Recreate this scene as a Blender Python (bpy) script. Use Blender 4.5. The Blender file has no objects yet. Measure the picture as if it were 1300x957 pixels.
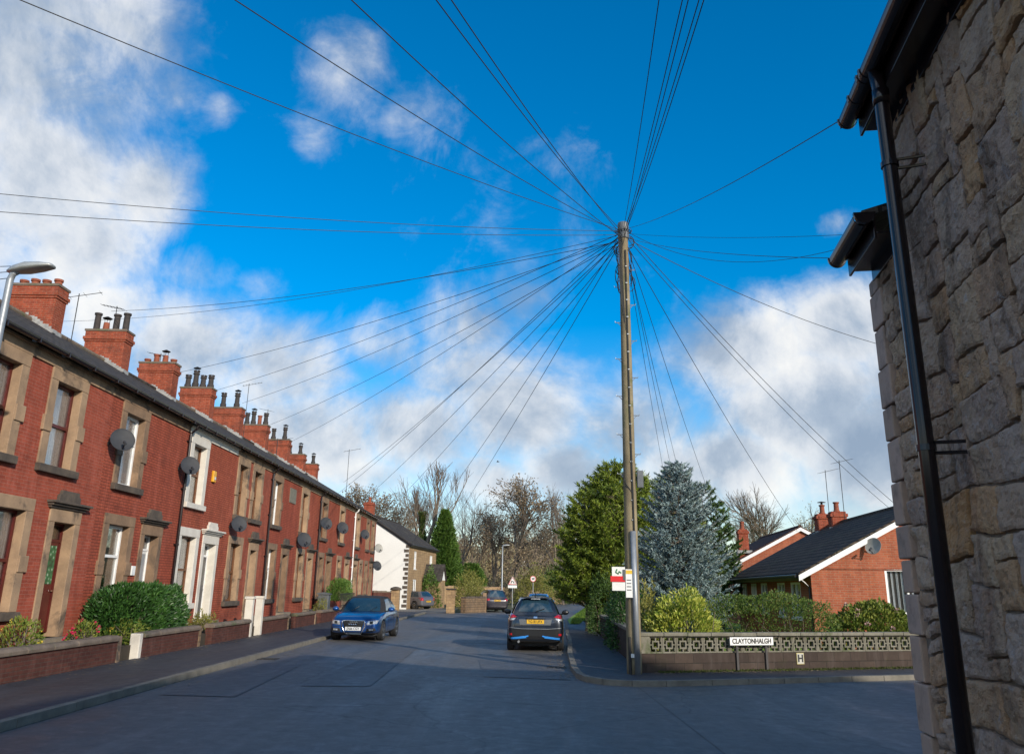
import bpy, bmesh, math, random
from mathutils import Vector, Matrix, noise
from mathutils.bvhtree import BVHTree
R = math.radians
rnd = random.Random(7)
S = bpy.context.scene
COL = S.collection

# ------------------------------------------------------------------ camera
F, CX, CY, W, HT = 1045., 650., 433.5, 1300., 957.
PITCH = math.atan((745-433.5)/F); ROLL = R(0.9); EYE = 1.8
fw = Vector((0, math.cos(PITCH), math.sin(PITCH)))
r0 = Vector((1, 0, 0)); u0 = r0.cross(fw)
rt = r0*math.cos(ROLL)+u0*math.sin(ROLL); up = rt.cross(fw)
CAM = Vector((0, 0, EYE))
cam = bpy.data.cameras.new('camera'); co = bpy.data.objects.new('camera', cam); COL.objects.link(co)
co.matrix_world = Matrix(((rt.x, up.x, -fw.x, 0), (rt.y, up.y, -fw.y, 0), (rt.z, up.z, -fw.z, EYE), (0, 0, 0, 1)))
cam.sensor_fit = 'HORIZONTAL'; cam.sensor_width = 36; cam.lens = F/W*36
cam.shift_y = (CY-HT/2)/W
cam.clip_start = 0.05; cam.clip_end = 3000
S.camera = co
def ray(x, y):
    return fw+rt*((x-CX)/F)-up*((y-CY)/F)
def atY(x, y, Y):
    d = ray(x, y); return CAM+d*(Y/d.y)
def atZ(x, y, Z):
    d = ray(x, y); return CAM+d*((Z-EYE)/d.z)

# ------------------------------------------------------------------ objects
ORG = {}
def tag(o, label=None, cat=None, group=None, kind=None):
    if label: o['label'] = label
    if cat: o['category'] = cat
    if group: o['group'] = group
    if kind: o['kind'] = kind
    return o
def thing(name, label, cat, loc=(0, 0, 0), group=None):
    o = bpy.data.objects.new(name, None); COL.objects.link(o); o.location = loc
    o.empty_display_size = .2
    ORG[o.name] = Vector(loc)
    return tag(o, label, cat, group)
def link(name, me, m=None, parent=None):
    o = bpy.data.objects.new(name, me); COL.objects.link(o)
    if m: me.materials.append(m)
    if parent:
        o.parent = parent
        ORG[o.name] = ORG.get(parent.name, Vector((0, 0, 0)))
    return o
def copy_tree(o, parent=None):
    c = o.copy(); COL.objects.link(c)
    if parent: c.parent = parent
    ORG[c.name] = ORG.get(o.name, Vector((0,0,0)))
    for ch in list(o.children): copy_tree(ch, c)
    return c

class MB:
    def __init__(s): s.v = []; s.f = []
    def add(s, vs, fs):
        n = len(s.v); s.v += [tuple(v) for v in vs]; s.f += [tuple(i+n for i in f) for f in fs]; return s
    def box(s, x0, x1, y0, y1, z0, z1, fr=None):
        vs = [(x, y, z) for z in (z0, z1) for y in (y0, y1) for x in (x0, x1)]
        if fr: vs = [fr(*v) for v in vs]
        return s.add(vs, [(0, 2, 3, 1), (4, 5, 7, 6), (0, 1, 5, 4), (2, 6, 7, 3), (0, 4, 6, 2), (1, 3, 7, 5)])
    def quad(s, a, b, c, d): return s.add([a, b, c, d], [(0, 1, 2, 3)])
    def prism(s, poly, z0, z1, fr=None):
        n = len(poly); vs = [(x, y, z0) for x, y in poly]+[(x, y, z1) for x, y in poly]
        if fr: vs = [fr(*v) for v in vs]
        return s.add(vs, [tuple(range(n-1, -1, -1)), tuple(range(n, 2*n))]+[(i, (i+1) % n, n+(i+1) % n, n+i) for i in range(n)])
    def extr(s, poly, d):  # 3-D polygon extruded by vector d
        n = len(poly); poly = [Vector(p) for p in poly]; d = Vector(d)
        vs = poly+[p+d for p in poly]
        return s.add(vs, [tuple(range(n)), tuple(range(2*n-1, n-1, -1))]+[(i, n+i, n+(i+1) % n, (i+1) % n) for i in range(n)])
    def tube(s, pts, rad, n=8, caps=True):
        pts = [Vector(p) for p in pts]; m = len(pts)
        if not hasattr(rad, '__len__'): rad = [rad]*m
        base = len(s.v); prev = None
        for i, p in enumerate(pts):
            t = (pts[min(i+1, m-1)]-pts[max(i-1, 0)])
            t = t.normalized() if t.length > 1e-9 else Vector((0, 0, 1))
            a = prev-t*prev.dot(t) if prev else t.orthogonal()
            if a.length < 1e-6: a = t.orthogonal()
            a.normalize(); prev = a; b = t.cross(a)
            for k in range(n):
                an = 2*math.pi*k/n; s.v.append(tuple(p+(a*math.cos(an)+b*math.sin(an))*rad[i]))
        for i in range(m-1):
            for k in range(n):
                k2 = (k+1) % n
                s.f.append((base+i*n+k, base+i*n+k2, base+(i+1)*n+k2, base+(i+1)*n+k))
        if caps and n > 2:
            s.f.append(tuple(base+k for k in range(n-1, -1, -1))); s.f.append(tuple(base+(m-1)*n+k for k in range(n)))
        return s
    def lathe(s, prof, c, axis=(0, 0, 1), n=16):
        ax = Vector(axis).normalized(); a = ax.orthogonal().normalized(); b = ax.cross(a); c = Vector(c)
        base = len(s.v); m = len(prof)
        for r_, h in prof:
            for k in range(n):
                an = 2*math.pi*k/n; s.v.append(tuple(c+ax*h+(a*math.cos(an)+b*math.sin(an))*r_))
        for i in range(m-1):
            for k in range(n):
                k2 = (k+1) % n
                s.f.append((base+i*n+k, base+i*n+k2, base+(i+1)*n+k2, base+(i+1)*n+k))
        s.f.append(tuple(base+k for k in range(n-1, -1, -1))); s.f.append(tuple(base+(m-1)*n+k for k in range(n)))
        return s
    def build(s, name, m=None, parent=None, smooth=False, fix=True):
        o0 = ORG.get(parent.name, Vector((0, 0, 0))) if parent else Vector((0, 0, 0))
        me = bpy.data.meshes.new(name)
        me.from_pydata([(a-o0.x, b-o0.y, c-o0.z) for a, b, c in s.v], [], s.f)
        if fix:
            bm = bmesh.new(); bm.from_mesh(me); bmesh.ops.recalc_face_normals(bm, faces=bm.faces); bm.to_mesh(me); bm.free()
        if smooth: me.polygons.foreach_set('use_smooth', [True]*len(me.polygons))
        me.update()
        return link(name, me, m, parent)

def bevel(o, w=.02, seg=2, ang=35):
    b = o.modifiers.new('bevel', 'BEVEL'); b.width = w; b.segments = seg; b.limit_method = 'ANGLE'; b.angle_limit = R(ang)
    return o

# ------------------------------------------------------------------ materials
class NT:
    def __init__(s, name, world=False):
        if world: s.m = bpy.data.worlds.new(name); S.world = s.m
        else: s.m = bpy.data.materials.new(name)
        s.m.use_nodes = True; s.t = s.m.node_tree; s.t.nodes.clear()
        s.out = s.n('ShaderNodeOutputWorld' if world else 'ShaderNodeOutputMaterial')
    def n(s, typ, **kw):
        nd = s.t.nodes.new(typ)
        for k, v in kw.items():
            if k.startswith('i_'):
                key = k[2:]; nd.inputs[int(key) if key.isdigit() else key.replace('_', ' ')].default_value = v
            else: setattr(nd, k, v)
        return nd
    def l(s, a, b): s.t.links.new(a, b)
    def val(s, x, inp):
        if hasattr(x, 'is_linked') or hasattr(x, 'links'): s.l(x, inp)
        else: inp.default_value = x
    def math(s, op, a, b=0., c=None, clamp=False):
        nd = s.n('ShaderNodeMath', operation=op, use_clamp=clamp); s.val(a, nd.inputs[0]); s.val(b, nd.inputs[1])
        if c is not None: s.val(c, nd.inputs[2])
        return nd.outputs[0]
    def vmath(s, op, a, b):
        nd = s.n('ShaderNodeVectorMath', operation=op); s.val(a, nd.inputs[0]); s.val(b, nd.inputs[1]); return nd
    def mix(s, f, a, b, blend='MIX'):
        nd = s.n('ShaderNodeMix', data_type='RGBA', blend_type=blend)
        s.val(f, nd.inputs[0])
        for x, i in ((a, 6), (b, 7)):
            if isinstance(x, tuple): nd.inputs[i].default_value = (*x[:3], 1)
            else: s.l(x, nd.inputs[i])
        return nd.outputs[2]
    def noise(s, vec, scale, detail=4, rough=.55, dist=0):
        nd = s.n('ShaderNodeTexNoise'); nd.inputs['Scale'].default_value = scale; nd.inputs['Detail'].default_value = detail
        nd.inputs['Roughness'].default_value = rough; nd.inputs['Distortion'].default_value = dist
        s.l(vec, nd.inputs['Vector']); return nd.outputs['Fac']
    def ramp(s, f, stops):
        nd = s.n('ShaderNodeValToRGB'); cr = nd.color_ramp
        while len(cr.elements) < len(stops): cr.elements.new(.5)
        for e, (p, c) in zip(cr.elements, stops):
            e.position = p; e.color = (*c, 1) if isinstance(c, tuple) else (c, c, c, 1)
        s.l(f, nd.inputs[0]); return nd.outputs[0]
    def rng(s, f, a, b, c=0, d=1, smooth=False):
        nd = s.n('ShaderNodeMapRange', interpolation_type='SMOOTHSTEP' if smooth else 'LINEAR')
        s.l(f, nd.inputs[0])
        for i, x in enumerate((a, b, c, d)): nd.inputs[i+1].default_value = x
        return nd.outputs[0]
    def pos(s): return s.n('ShaderNodeNewGeometry').outputs['Position']
    def obj(s): return s.n('ShaderNodeTexCoord').outputs['Object']
    def bsdf(s, col, rough=.8, metal=0., bump=None, bstr=.3, bdist=.02, coat=0, spec=.5, emit=None):
        b = s.n('ShaderNodeBsdfPrincipled')
        if isinstance(col, tuple): b.inputs['Base Color'].default_value = (*col[:3], 1)
        else: s.l(col, b.inputs['Base Color'])
        s.val(rough, b.inputs['Roughness']); s.val(metal, b.inputs['Metallic'])
        b.inputs['Coat Weight'].default_value = coat; b.inputs['Coat Roughness'].default_value = .04
        b.inputs['Specular IOR Level'].default_value = spec
        if bump is not None:
            bp = s.n('ShaderNodeBump'); bp.inputs['Strength'].default_value = bstr; bp.inputs['Distance'].default_value = bdist
            s.l(bump, bp.inputs['Height']); s.l(bp.outputs[0], b.inputs['Normal'])
        s.b = b; s.l(b.outputs[0], s.out.inputs[0]); return s.m

def m_noise(name, c1, c2, scale=3, rough=.85, bump=.3, fine=40, bd=.01, metal=0, obj=False, third=None, spec=.4):
    t = NT(name); p = t.obj() if obj else t.pos()
    f = t.rng(t.noise(p, scale, 6, .65), .32, .68); c = t.mix(f, c1, c2)
    g = t.noise(p, fine, 4, .7)
    c = t.mix(t.rng(g, .3, .7, 0, .35), c, (c1[0]*.5, c1[1]*.5, c1[2]*.5))
    if third: c = t.mix(t.rng(t.noise(p, scale*.45, 5, .7, .5), .54, .66), c, third)
    return t.bsdf(c, rough, metal, g, bump, bd, spec=spec)
def m_plain(name, c, rough=.5, metal=0, coat=0, spec=.5, var=.12, scale=6):
    t = NT(name); p = t.obj()
    f = t.noise(p, scale, 4)
    c2 = tuple(x*(1-var*2) for x in c)
    return t.bsdf(t.mix(t.rng(f, .35, .65), c, c2), rough, metal, coat=coat, spec=spec)
def m_brick(name, c1, c2, mortar, bw=.225, rh=.075, ms=.008, bump=.4, soot=.35, var=.5, uz=1.0, sootcol=(.03, .025, .022), mfade=None, streak=.45):
    t = NT(name); p = t.pos()
    sp = t.n('ShaderNodeSeparateXYZ'); t.l(p, sp.inputs[0])
    cb = t.n('ShaderNodeCombineXYZ'); t.l(t.math('ADD', sp.outputs[0], sp.outputs[1]), cb.inputs[0])
    t.l(t.math('MULTIPLY', sp.outputs[2], uz), cb.inputs[1])
    br = t.n('ShaderNodeTexBrick'); br.offset = .5
    t.l(cb.outputs[0], br.inputs['Vector'])
    br.inputs['Color1'].default_value = (*c1, 1); br.inputs['Color2'].default_value = (*c2, 1); br.inputs['Mortar'].default_value = (*mortar, 1)
    br.inputs['Scale'].default_value = 1; br.inputs['Mortar Size'].default_value = ms; br.inputs['Mortar Smooth'].default_value = .3
    br.inputs['Brick Width'].default_value = bw; br.inputs['Row Height'].default_value = rh; br.inputs['Bias'].default_value = 0
    n1 = t.noise(p, 1.1, 6, .7); n2 = t.noise(p, 9, 4, .7)
    c = t.mix(t.rng(n2, .35, .7, 0, var), br.outputs['Color'], tuple(x*.55 for x in c1))
    c = t.mix(t.rng(n1, .52, .75, 0, soot), c, sootcol)
    mp = t.n('ShaderNodeMapping'); mp.inputs['Scale'].default_value = (2.2, 2.2, .35); t.l(p, mp.inputs[0]); n3 = t.noise(mp.outputs[0], 1.6, 6, .7, .3)
    c = t.mix(t.rng(n3, .50, .68, 0, streak), c, tuple(x*.42+.012 for x in c1)); c = t.mix(t.rng(n3, .50, .34, 0, streak*.55), c, tuple(min(1, x*1.12+.05) for x in c1))
    h = t.math('ADD', t.math('MULTIPLY', br.outputs['Fac'], -1.0), t.math('MULTIPLY', n2, .5))
    return t.bsdf(c, .85, 0, h, bump, .012, spec=.12)
def m_leaf(name, cols, rough=.55, trans=.25, scale=1.2, spec=.4):
    t = NT(name); g = t.n('ShaderNodeNewGeometry')
    f = t.noise(t.pos(), scale, 3, .6)
    v = t.math('ADD', t.math('MULTIPLY', g.outputs['Random Per Island'], .6), t.math('MULTIPLY', t.rng(f, .3, .7), .4))
    c = t.ramp(v, [(i/(len(cols)-1), q) for i, q in enumerate(cols)])
    t.bsdf(c, rough, spec=spec)
    tr = t.n('ShaderNodeBsdfTranslucent'); t.l(c, tr.inputs[0])
    mx = t.n('ShaderNodeMixShader'); mx.inputs[0].default_value = trans
    t.l(t.b.outputs[0], mx.inputs[1]); t.l(tr.outputs[0], mx.inputs[2]); t.l(mx.outputs[0], t.out.inputs[0])
    return t.m

M = {}
M['brick2'] = m_brick('worn_red_brick', (.38, .092, .052), (.28, .066, .040), (.22, .11, .08), ms=.008, bump=.5, soot=.5, var=.6)
M['brick3'] = m_brick('deep_red_brick', (.37, .088, .050), (.30, .070, .042), (.10, .03, .022), ms=.008, bump=.5, soot=.4, var=.45)
M['stone2'] = m_noise('browner_sandstone', (.30, .19, .115), (.15, .10, .065), 1.9, .9, .5, 24, third=(.05, .042, .036))
M['brick'] = m_brick('red_facing_brick', (.39, .100, .055), (.31, .076, .044), (.09, .025, .018), ms=.008, bump=.5, soot=.4, var=.5)
M['brick_pale'] = m_brick('red_brick_pale_joints', (.36, .082, .048), (.27, .060, .037), (.34, .14, .10), ms=.006, bump=.4, soot=.25, var=.4)
M['brick_chim'] = m_brick('chimney_brick', (.36, .075, .036), (.20, .042, .026), (.30, .15, .10), ms=.011, bump=.6, soot=.75, var=.7)
M['brick_dark'] = m_brick('sooty_wall_brick', (.12, .045, .034), (.07, .026, .022), (.09, .06, .05), ms=.009, bump=.6, soot=.6, var=.6)
M['brick_bung'] = m_brick('orange_bungalow_brick', (.40, .115, .058), (.30, .080, .045), (.30, .19, .13), ms=.009, bump=.4, soot=.15, var=.5)
M['slate'] = m_brick('roof_slate', (.085, .074, .066), (.045, .040, .038), (.010, .009, .008), bw=.3, rh=.12, ms=.014, bump=1., soot=.6, var=.6, sootcol=(.17, .145, .095))
M['tile'] = m_brick('dark_roof_tile', (.115, .083, .062), (.065, .048, .038), (.008, .008, .008), bw=.33, rh=.15, ms=.025, bump=1, soot=.6, var=.5, sootcol=(.10, .10, .055))
M['tile_red'] = m_brick('red_brown_roof_tile', (.10, .05, .035), (.07, .036, .028), (.02, .012, .01), bw=.33, rh=.15, ms=.018, bump=1, soot=.4, var=.5)
M['stone'] = m_noise('buff_sandstone', (.42, .28, .17), (.23, .155, .10), 1.6, .9, .4, 30, third=(.07, .055, .045))
M['stone_dark'] = m_noise('sooty_sandstone', (.13, .10, .075), (.05, .042, .036), 2.5, .9, .5, 30)
M['coping'] = m_noise('weathered_coping', (.20, .155, .12), (.11, .085, .065), 2.5, .9, .5, 30, third=(.09, .10, .05))
M['rubble'] = m_brick('rubble_garden_stone', (.26, .17, .10), (.16, .115, .08), (.10, .08, .06), bw=.34, rh=.17, ms=.02, bump=1, soot=.5, var=.6)
M['coursed'] = m_brick('coursed_buff_stone', (.40, .27, .145), (.30, .20, .115), (.24, .17, .11), bw=.4, rh=.2, ms=.012, bump=.8, soot=.3, var=.5)
M['concrete'] = m_noise('grey_concrete', (.23, .215, .17), (.13, .12, .09), 4, .9, .4, 40, third=(.07, .085, .035))
M['wallbase'] = m_brick('damp_dark_blockwork', (.075, .055, .045), (.045, .034, .03), (.035, .03, .026), bw=.6, rh=.22, ms=.012, bump=.6, soot=.5, var=.6, sootcol=(.05, .055, .02))
M['render'] = m_noise('white_painted_render', (.80, .79, .76), (.74, .73, .70), .8, .8, .1, 30)
M['paint'] = m_noise('white_painted_stone', (.72, .68, .60), (.60, .55, .48), 3, .7, .15, 40)
M['upvc'] = m_plain('white_window_frame', (.80, .80, .79), .35, var=.03)
M['wood'] = m_noise('brown_timber', (.19, .075, .028), (.11, .042, .018), 6, .5, .2, 60)
M['maroon'] = m_noise('maroon_paint', (.11, .016, .013), (.08, .012, .01), 4, .35, .1, 60)
M['door_white'] = m_plain('white_door', (.72, .72, .70), .4, var=.05)
M['door_dark'] = m_plain('dark_door', (.03, .03, .04), .35, var=.1)
M['black'] = m_plain('black_plastic', (.012, .012, .013), .35, var=.1)
M['blackm'] = m_plain('matt_black', (.02, .02, .02), .7, var=.1)
M['gutter'] = m_plain('brown_black_gutter', (.016, .010, .011), .22, var=.15)
M['grey_dish'] = m_plain('dark_grey_dish', (.040, .043, .050), .6, var=.1, spec=.25)
M['pale_dish'] = m_plain('pale_dish', (.30, .29, .26), .5, var=.1)
M['galv'] = m_noise('galvanised_steel', (.36, .38, .40), (.28, .30, .32), 5, .45, .05, 60, metal=.5)
M['lampgrey'] = m_noise('lamp_post_grey', (.46, .47, .46), (.34, .35, .34), 3, .45, .05, 60, metal=.4)
M['lead'] = m_noise('pale_lead_flashing', (.40, .40, .39), (.22, .22, .22), 8, .6, .1, 60)
M['pot_red'] = m_noise('terracotta_pot', (.30, .085, .045), (.16, .05, .03), 5, .85, .3, 40)
M['pot_dark'] = m_noise('sooty_pot', (.055, .045, .042), (.03, .026, .026), 5, .8, .3, 40)
M['net'] = None
t = NT('net_curtain'); p = t.pos(); sp = t.n('ShaderNodeSeparateXYZ'); t.l(p, sp.inputs[0])
wv = t.math('SINE', t.math('MULTIPLY', t.math('ADD', sp.outputs[1], sp.outputs[0]), 70.)); nn = t.noise(p, 14, 4, .7)
c = t.mix(t.rng(t.math('ADD', t.math('MULTIPLY', wv, .25), nn), .3, .9), (.45, .48, .50), (.82, .84, .84))
M['net'] = t.bsdf(c, .9, bump=wv, bstr=.4, bdist=.02)
M['cream'] = m_noise('cream_curtain', (.62, .56, .44), (.45, .39, .30), 4, .9, .2, 20)
M['slatb'] = m_noise('grey_blue_curtain', (.30, .35, .40), (.18, .21, .25), 4, .9, .2, 20)
M['curtain'] = m_noise('painted_room_dark', (.16, .14, .12), (.06, .055, .05), 3, .9, .2, 30)  # dimness of the interiors painted as dark boards behind the glass
t = NT('window_glass')
gl = t.n('ShaderNodeBsdfGlossy'); gl.inputs['Roughness'].default_value = .02; tr = t.n('ShaderNodeBsdfTransparent')
lw = t.n('ShaderNodeLayerWeight'); lw.inputs[0].default_value = .35
mx = t.n('ShaderNodeMixShader'); t.l(t.rng(lw.outputs['Fresnel'], 0, 1, .06, .70), mx.inputs[0])
t.l(tr.outputs[0], mx.inputs[1]); t.l(gl.outputs[0], mx.inputs[2]); t.l(mx.outputs[0], t.out.inputs[0]); M['glass'] = t.m
t = NT('car_glass'); M['carglass'] = t.bsdf(t.mix(t.noise(t.obj(), 2.5, 3), (.010, .025, .04), (.02, .05, .075)), .05, spec=1.0)  # bluish base colour stands in for sky reflected in the panes
t = NT('green_leaded_glass'); vo = t.n('ShaderNodeTexVoronoi'); vo.inputs['Scale'].default_value = 9; t.l(t.pos(), vo.inputs['Vector'])
M['leaded'] = t.bsdf(t.ramp(vo.outputs['Distance'], [(0, (.5, .55, .45)), (.35, (.03, .16, .06)), (.8, (.02, .06, .03))]), .15)
M['tyre'] = m_plain('tyre_rubber', (.016, .016, .017), .8)
M['alloy'] = m_plain('alloy_wheel', (.45, .46, .48), .3, .85, var=.1)
M['chrome'] = m_plain('chrome', (.75, .76, .78), .12, 1., var=.05)
M['lampglass'] = m_plain('headlamp_glass', (.55, .58, .62), .08, .3, coat=1, var=.25, scale=14)
M['red_lamp'] = m_plain('red_lamp', (.42, .012, .018), .12, coat=1, var=.2, scale=10)
M['amber'] = m_plain('amber_lamp', (.6, .2, .02), .15, coat=1)
M['plate_w'] = m_plain('white_plate', (.62, .64, .66), .4, var=.05)
M['plate_y'] = m_plain('yellow_plate', (.72, .42, .02), .4, var=.06)
M['ink'] = m_plain('black_lettering', (.01, .01, .012), .5)
def m_car(name, c, flake=.25):
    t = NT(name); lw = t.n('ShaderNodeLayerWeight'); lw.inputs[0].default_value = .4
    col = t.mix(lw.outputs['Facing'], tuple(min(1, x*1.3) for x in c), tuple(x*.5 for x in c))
    n = t.noise(t.obj(), 5, 4)
    col = t.mix(t.rng(n, .45, .8, 0, .15), col, (.10, .09, .08))
    return t.bsdf(col, .32, .35, coat=1)
M['blue'] = m_car('metallic_blue_paint', (.006, .055, .21))
M['carblack'] = m_car('black_blue_paint', (.010, .016, .028))
M['cargrey'] = m_car('metallic_grey_paint', (.12, .12, .14))
M['carblk2'] = m_car('dark_plum_paint', (.016, .014, .022))
M['cyanblue'] = m_car('bright_blue_paint', (.02, .16, .42))
M['trimblue'] = m_plain('bright_blue_trim', (.03, .22, .62), .3, var=.05)
M['cabrio'] = m_noise('black_fabric_roof', (.018, .018, .02), (.03, .03, .034), 8, .9, .2, 90, obj=True)
M['bark'] = m_noise('grey_brown_bark', (.21, .17, .13), (.12, .095, .075), 5, .9, .6, 30)
M['twig'] = m_noise('pale_twigs', (.25, .19, .14), (.15, .11, .085), 2, .9, .1, 30)
M['twig_red'] = m_noise('red_brown_twigs', (.17, .10, .065), (.10, .06, .045), 2, .9, .1, 30)
M['ivy'] = m_leaf('ivy_leaf', [(.02, .04, .012), (.06, .10, .02), (.12, .12, .03)])
M['brownleaf'] = m_leaf('dry_brown_leaf', [(.13, .10, .065), (.23, .175, .11), (.30, .23, .14)])
M['rustleaf'] = m_leaf('rust_undergrowth', [(.12, .10, .055), (.28, .22, .13), (.38, .31, .17), (.28, .30, .11)], scale=.25)
M['olive'] = m_leaf('olive_scrub', [(.08, .085, .02), (.19, .19, .04), (.34, .31, .07)], scale=.4)
M['leyland'] = m_leaf('cypress_spray', [(.025, .05, .010), (.10, .15, .018), (.22, .28, .03), (.32, .36, .05)], scale=.9, trans=.2)
M['darkfir'] = m_leaf('dark_conifer_needles', [(.02, .045, .012), (.05, .10, .02), (.12, .19, .03)], trans=.15)
M['cypress'] = m_leaf('mid_green_conifer', [(.03, .07, .014), (.08, .16, .025), (.17, .26, .045)], trans=.15)
M['spruce'] = m_leaf('blue_spruce_needles', [(.06, .10, .10), (.16, .23, .23), (.31, .40, .40), (.47, .56, .55)], trans=.1, scale=2)
M['laurel'] = m_leaf('glossy_laurel_leaf', [(.012, .035, .010), (.03, .085, .016), (.07, .16, .03)], rough=.42, trans=.12, spec=.4)
M['varieg'] = m_leaf('yellow_variegated_leaf', [(.05, .10, .012), (.25, .33, .04), (.52, .52, .10), (.62, .58, .18)], rough=.4)
M['hedge'] = m_leaf('box_hedge_leaf', [(.02, .045, .010), (.065, .13, .02), (.15, .21, .035), (.22, .21, .06)], scale=2.2)
M['hydra'] = m_leaf('hydrangea_leaf', [(.05, .09, .015), (.15, .20, .03), (.32, .32, .06)], scale=3)
M['petal'] = m_leaf('faded_pink_petal', [(.5, .28, .26), (.62, .45, .38)], scale=3)
M['redpetal'] = m_leaf('crimson_petal', [(.45, .01, .06), (.7, .03, .12)], scale=3)
M['ypetal'] = m_leaf('yellow_petal', [(.6, .42, .03), (.75, .6, .1)], scale=3)
M['grassm'] = m_leaf('grass_blade', [(.06, .12, .015), (.13, .22, .025), (.22, .32, .04)], scale=.6)
M['moss'] = m_noise('moss', (.07, .085, .015), (.035, .045, .012), 8, .95, .6, 50)
M['soil'] = m_noise('garden_soil', (.06, .045, .03), (.035, .028, .02), 4, .95, .6, 30)
M['pole'] = m_noise('weathered_pole_timber', (.30, .245, .15), (.15, .12, .075), 1.6, .9, .5, 26, third=(.10, .115, .045))
M['signwhite'] = m_plain('white_sign', (.74, .74, .72), .4, var=.04)
M['signred'] = m_plain('red_sign', (.62, .015, .02), .4, var=.05)
M['signgreen'] = m_plain('green_sign', (.02, .22, .05), .4)
M['signyellow'] = m_plain('yellow_sign', (.75, .50, .05), .4)
M['hyd'] = m_plain('faded_yellow_plate', (.50, .42, .16), .5, var=.1)
M['hydw'] = m_plain('dull_white_plate', (.46, .45, .40), .5, var=.1)
M['postdark'] = m_plain('dark_sign_post', (.045, .04, .04), .6)
M['signgrey'] = m_plain('grey_sign_back', (.10, .11, .12), .5)
M['alarm'] = m_plain('yellow_alarm', (.75, .38, .02), .4)
M['flag'] = m_noise('doorstep_flag', (.26, .22, .17), (.17, .145, .11), 3, .9, .3, 40)

# roads
def m_road(name, base, wet, scale=.35):
    t = NT(name); p = t.pos()
    mp = t.n('ShaderNodeMapping'); mp.inputs['Scale'].default_value = (1, .35, 1); t.l(p, mp.inputs[0])
    big = t.noise(mp.outputs[0], scale, 6, .65, .6); agg = t.noise(p, 45, 4, .85); mid = t.noise(p, 4, 6, .75, .4)
    c = t.mix(t.rng(big, .35, .65), tuple(x*1.25 for x in base), tuple(x*.72 for x in base))
    c = t.mix(t.rng(mid, .52, .70, 0, .5), c, tuple(x*1.8 for x in base)); c = t.mix(t.rng(mid, .46, .32, 0, .45), c, tuple(x*.5 for x in base))
    c = t.mix(t.rng(agg, .56, .74, 0, .7), c, (.24, .23, .22)); c = t.mix(t.rng(agg, .44, .30, 0, .5), c, (.02, .02, .022))
    ck = t.n('ShaderNodeTexVoronoi'); ck.feature = 'DISTANCE_TO_EDGE'; ck.inputs['Scale'].default_value = .35
    dv = t.n('ShaderNodeMix', data_type='VECTOR'); dv.inputs[0].default_value = .25; t.l(p, dv.inputs[4])
    nz = t.n('ShaderNodeTexNoise'); nz.inputs['Scale'].default_value = 1.5; t.l(p, nz.inputs['Vector']); t.l(nz.outputs['Color'], dv.inputs[5]); t.l(dv.outputs[1], ck.inputs['Vector'])
    c = t.mix(t.rng(ck.outputs[0], 0, .006, .6, 0), c, (.012, .012, .012))
    mt = t.n('ShaderNodeMapping'); mt.inputs['Scale'].default_value = (1.3, .06, 1); t.l(p, mt.inputs[0]); trk = t.noise(mt.outputs[0], 1.0, 5, .7, .3)
    c = t.mix(t.rng(trk, .52, .66, 0, .45), c, tuple(x*1.7 for x in base)); c = t.mix(t.rng(t.noise(p, 1.3, 6, .8, 1.), .60, .70, 0, .6), c, tuple(x*.42 for x in base))
    r = t.math('SUBTRACT', t.rng(big, .35, .62, .78, .78-wet), t.rng(mid, .4, .7, 0, .10))
    return t.bsdf(c, r, 0, agg, .6, .01, spec=.5)
M['road'] = m_road('damp_asphalt', (.092, .090, .088), .30)
M['pave'] = m_road('dark_footway_asphalt', (.030, .031, .037), .22, .6)
M['patch'] = m_road('asphalt_patch', (.078, .078, .080), .24, .6)
M['drive'] = m_road('drive_tarmac', (.16, .145, .12), .1, .6)
M['kerb'] = m_noise('kerb_concrete', (.22, .20, .165), (.12, .11, .09), 3, .85, .4, 40)
M['ground'] = m_noise('rough_ground', (.06, .075, .025), (.09, .075, .04), .3, .95, .5, 6)
M['lawn'] = m_noise('mown_lawn', (.24, .36, .04), (.16, .27, .03), .7, .9, .5, 30)

# ------------------------------------------------------------------ setting: ground, roads, pavements
def sheet(name, poly, z, m, th=None, label=None):
    mb = MB(); n = len(poly)
    if th: mb.prism(poly, z-th, z)
    else: mb.add([(x, y, z) for x, y in poly], [tuple(range(n))])
    o = mb.build(name, M[m]); o['kind'] = 'structure'
    return o
sheet('ground', [(-900, -200), (900, -200), (900, 1800), (-900, 1800)], -.075, 'ground')
# main carriageway, kept as one sheet with the side road mouth
sheet('road', [(-6.45, -30), (2.6, -30), (2.6, 17.4), (40, 30), (40, 31), (2.1, 20), (2.15, 31), (3.3, 50), (9.1, 95), (16.3, 176), (10.5, 178), (6.4, 110), (3.2, 84), (-.9, 68.5), (-1.6, 66.5), (-4.2, 62.0), (-5.6, 60.5), (-5.95, 47), (-6.33, 31)], -.055, 'road')
sheet('side_road', [(2.6, -10), (2.6, 17.4), (30, 26.7), (30, -10)], -.050, 'road')
sheet('drive', [(-5.6, 60.6), (-4.2, 62.1), (-4.3, 74), (-12, 80), (-12, 66), (-8.0, 60.6)], -.045, 'drive')
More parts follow.
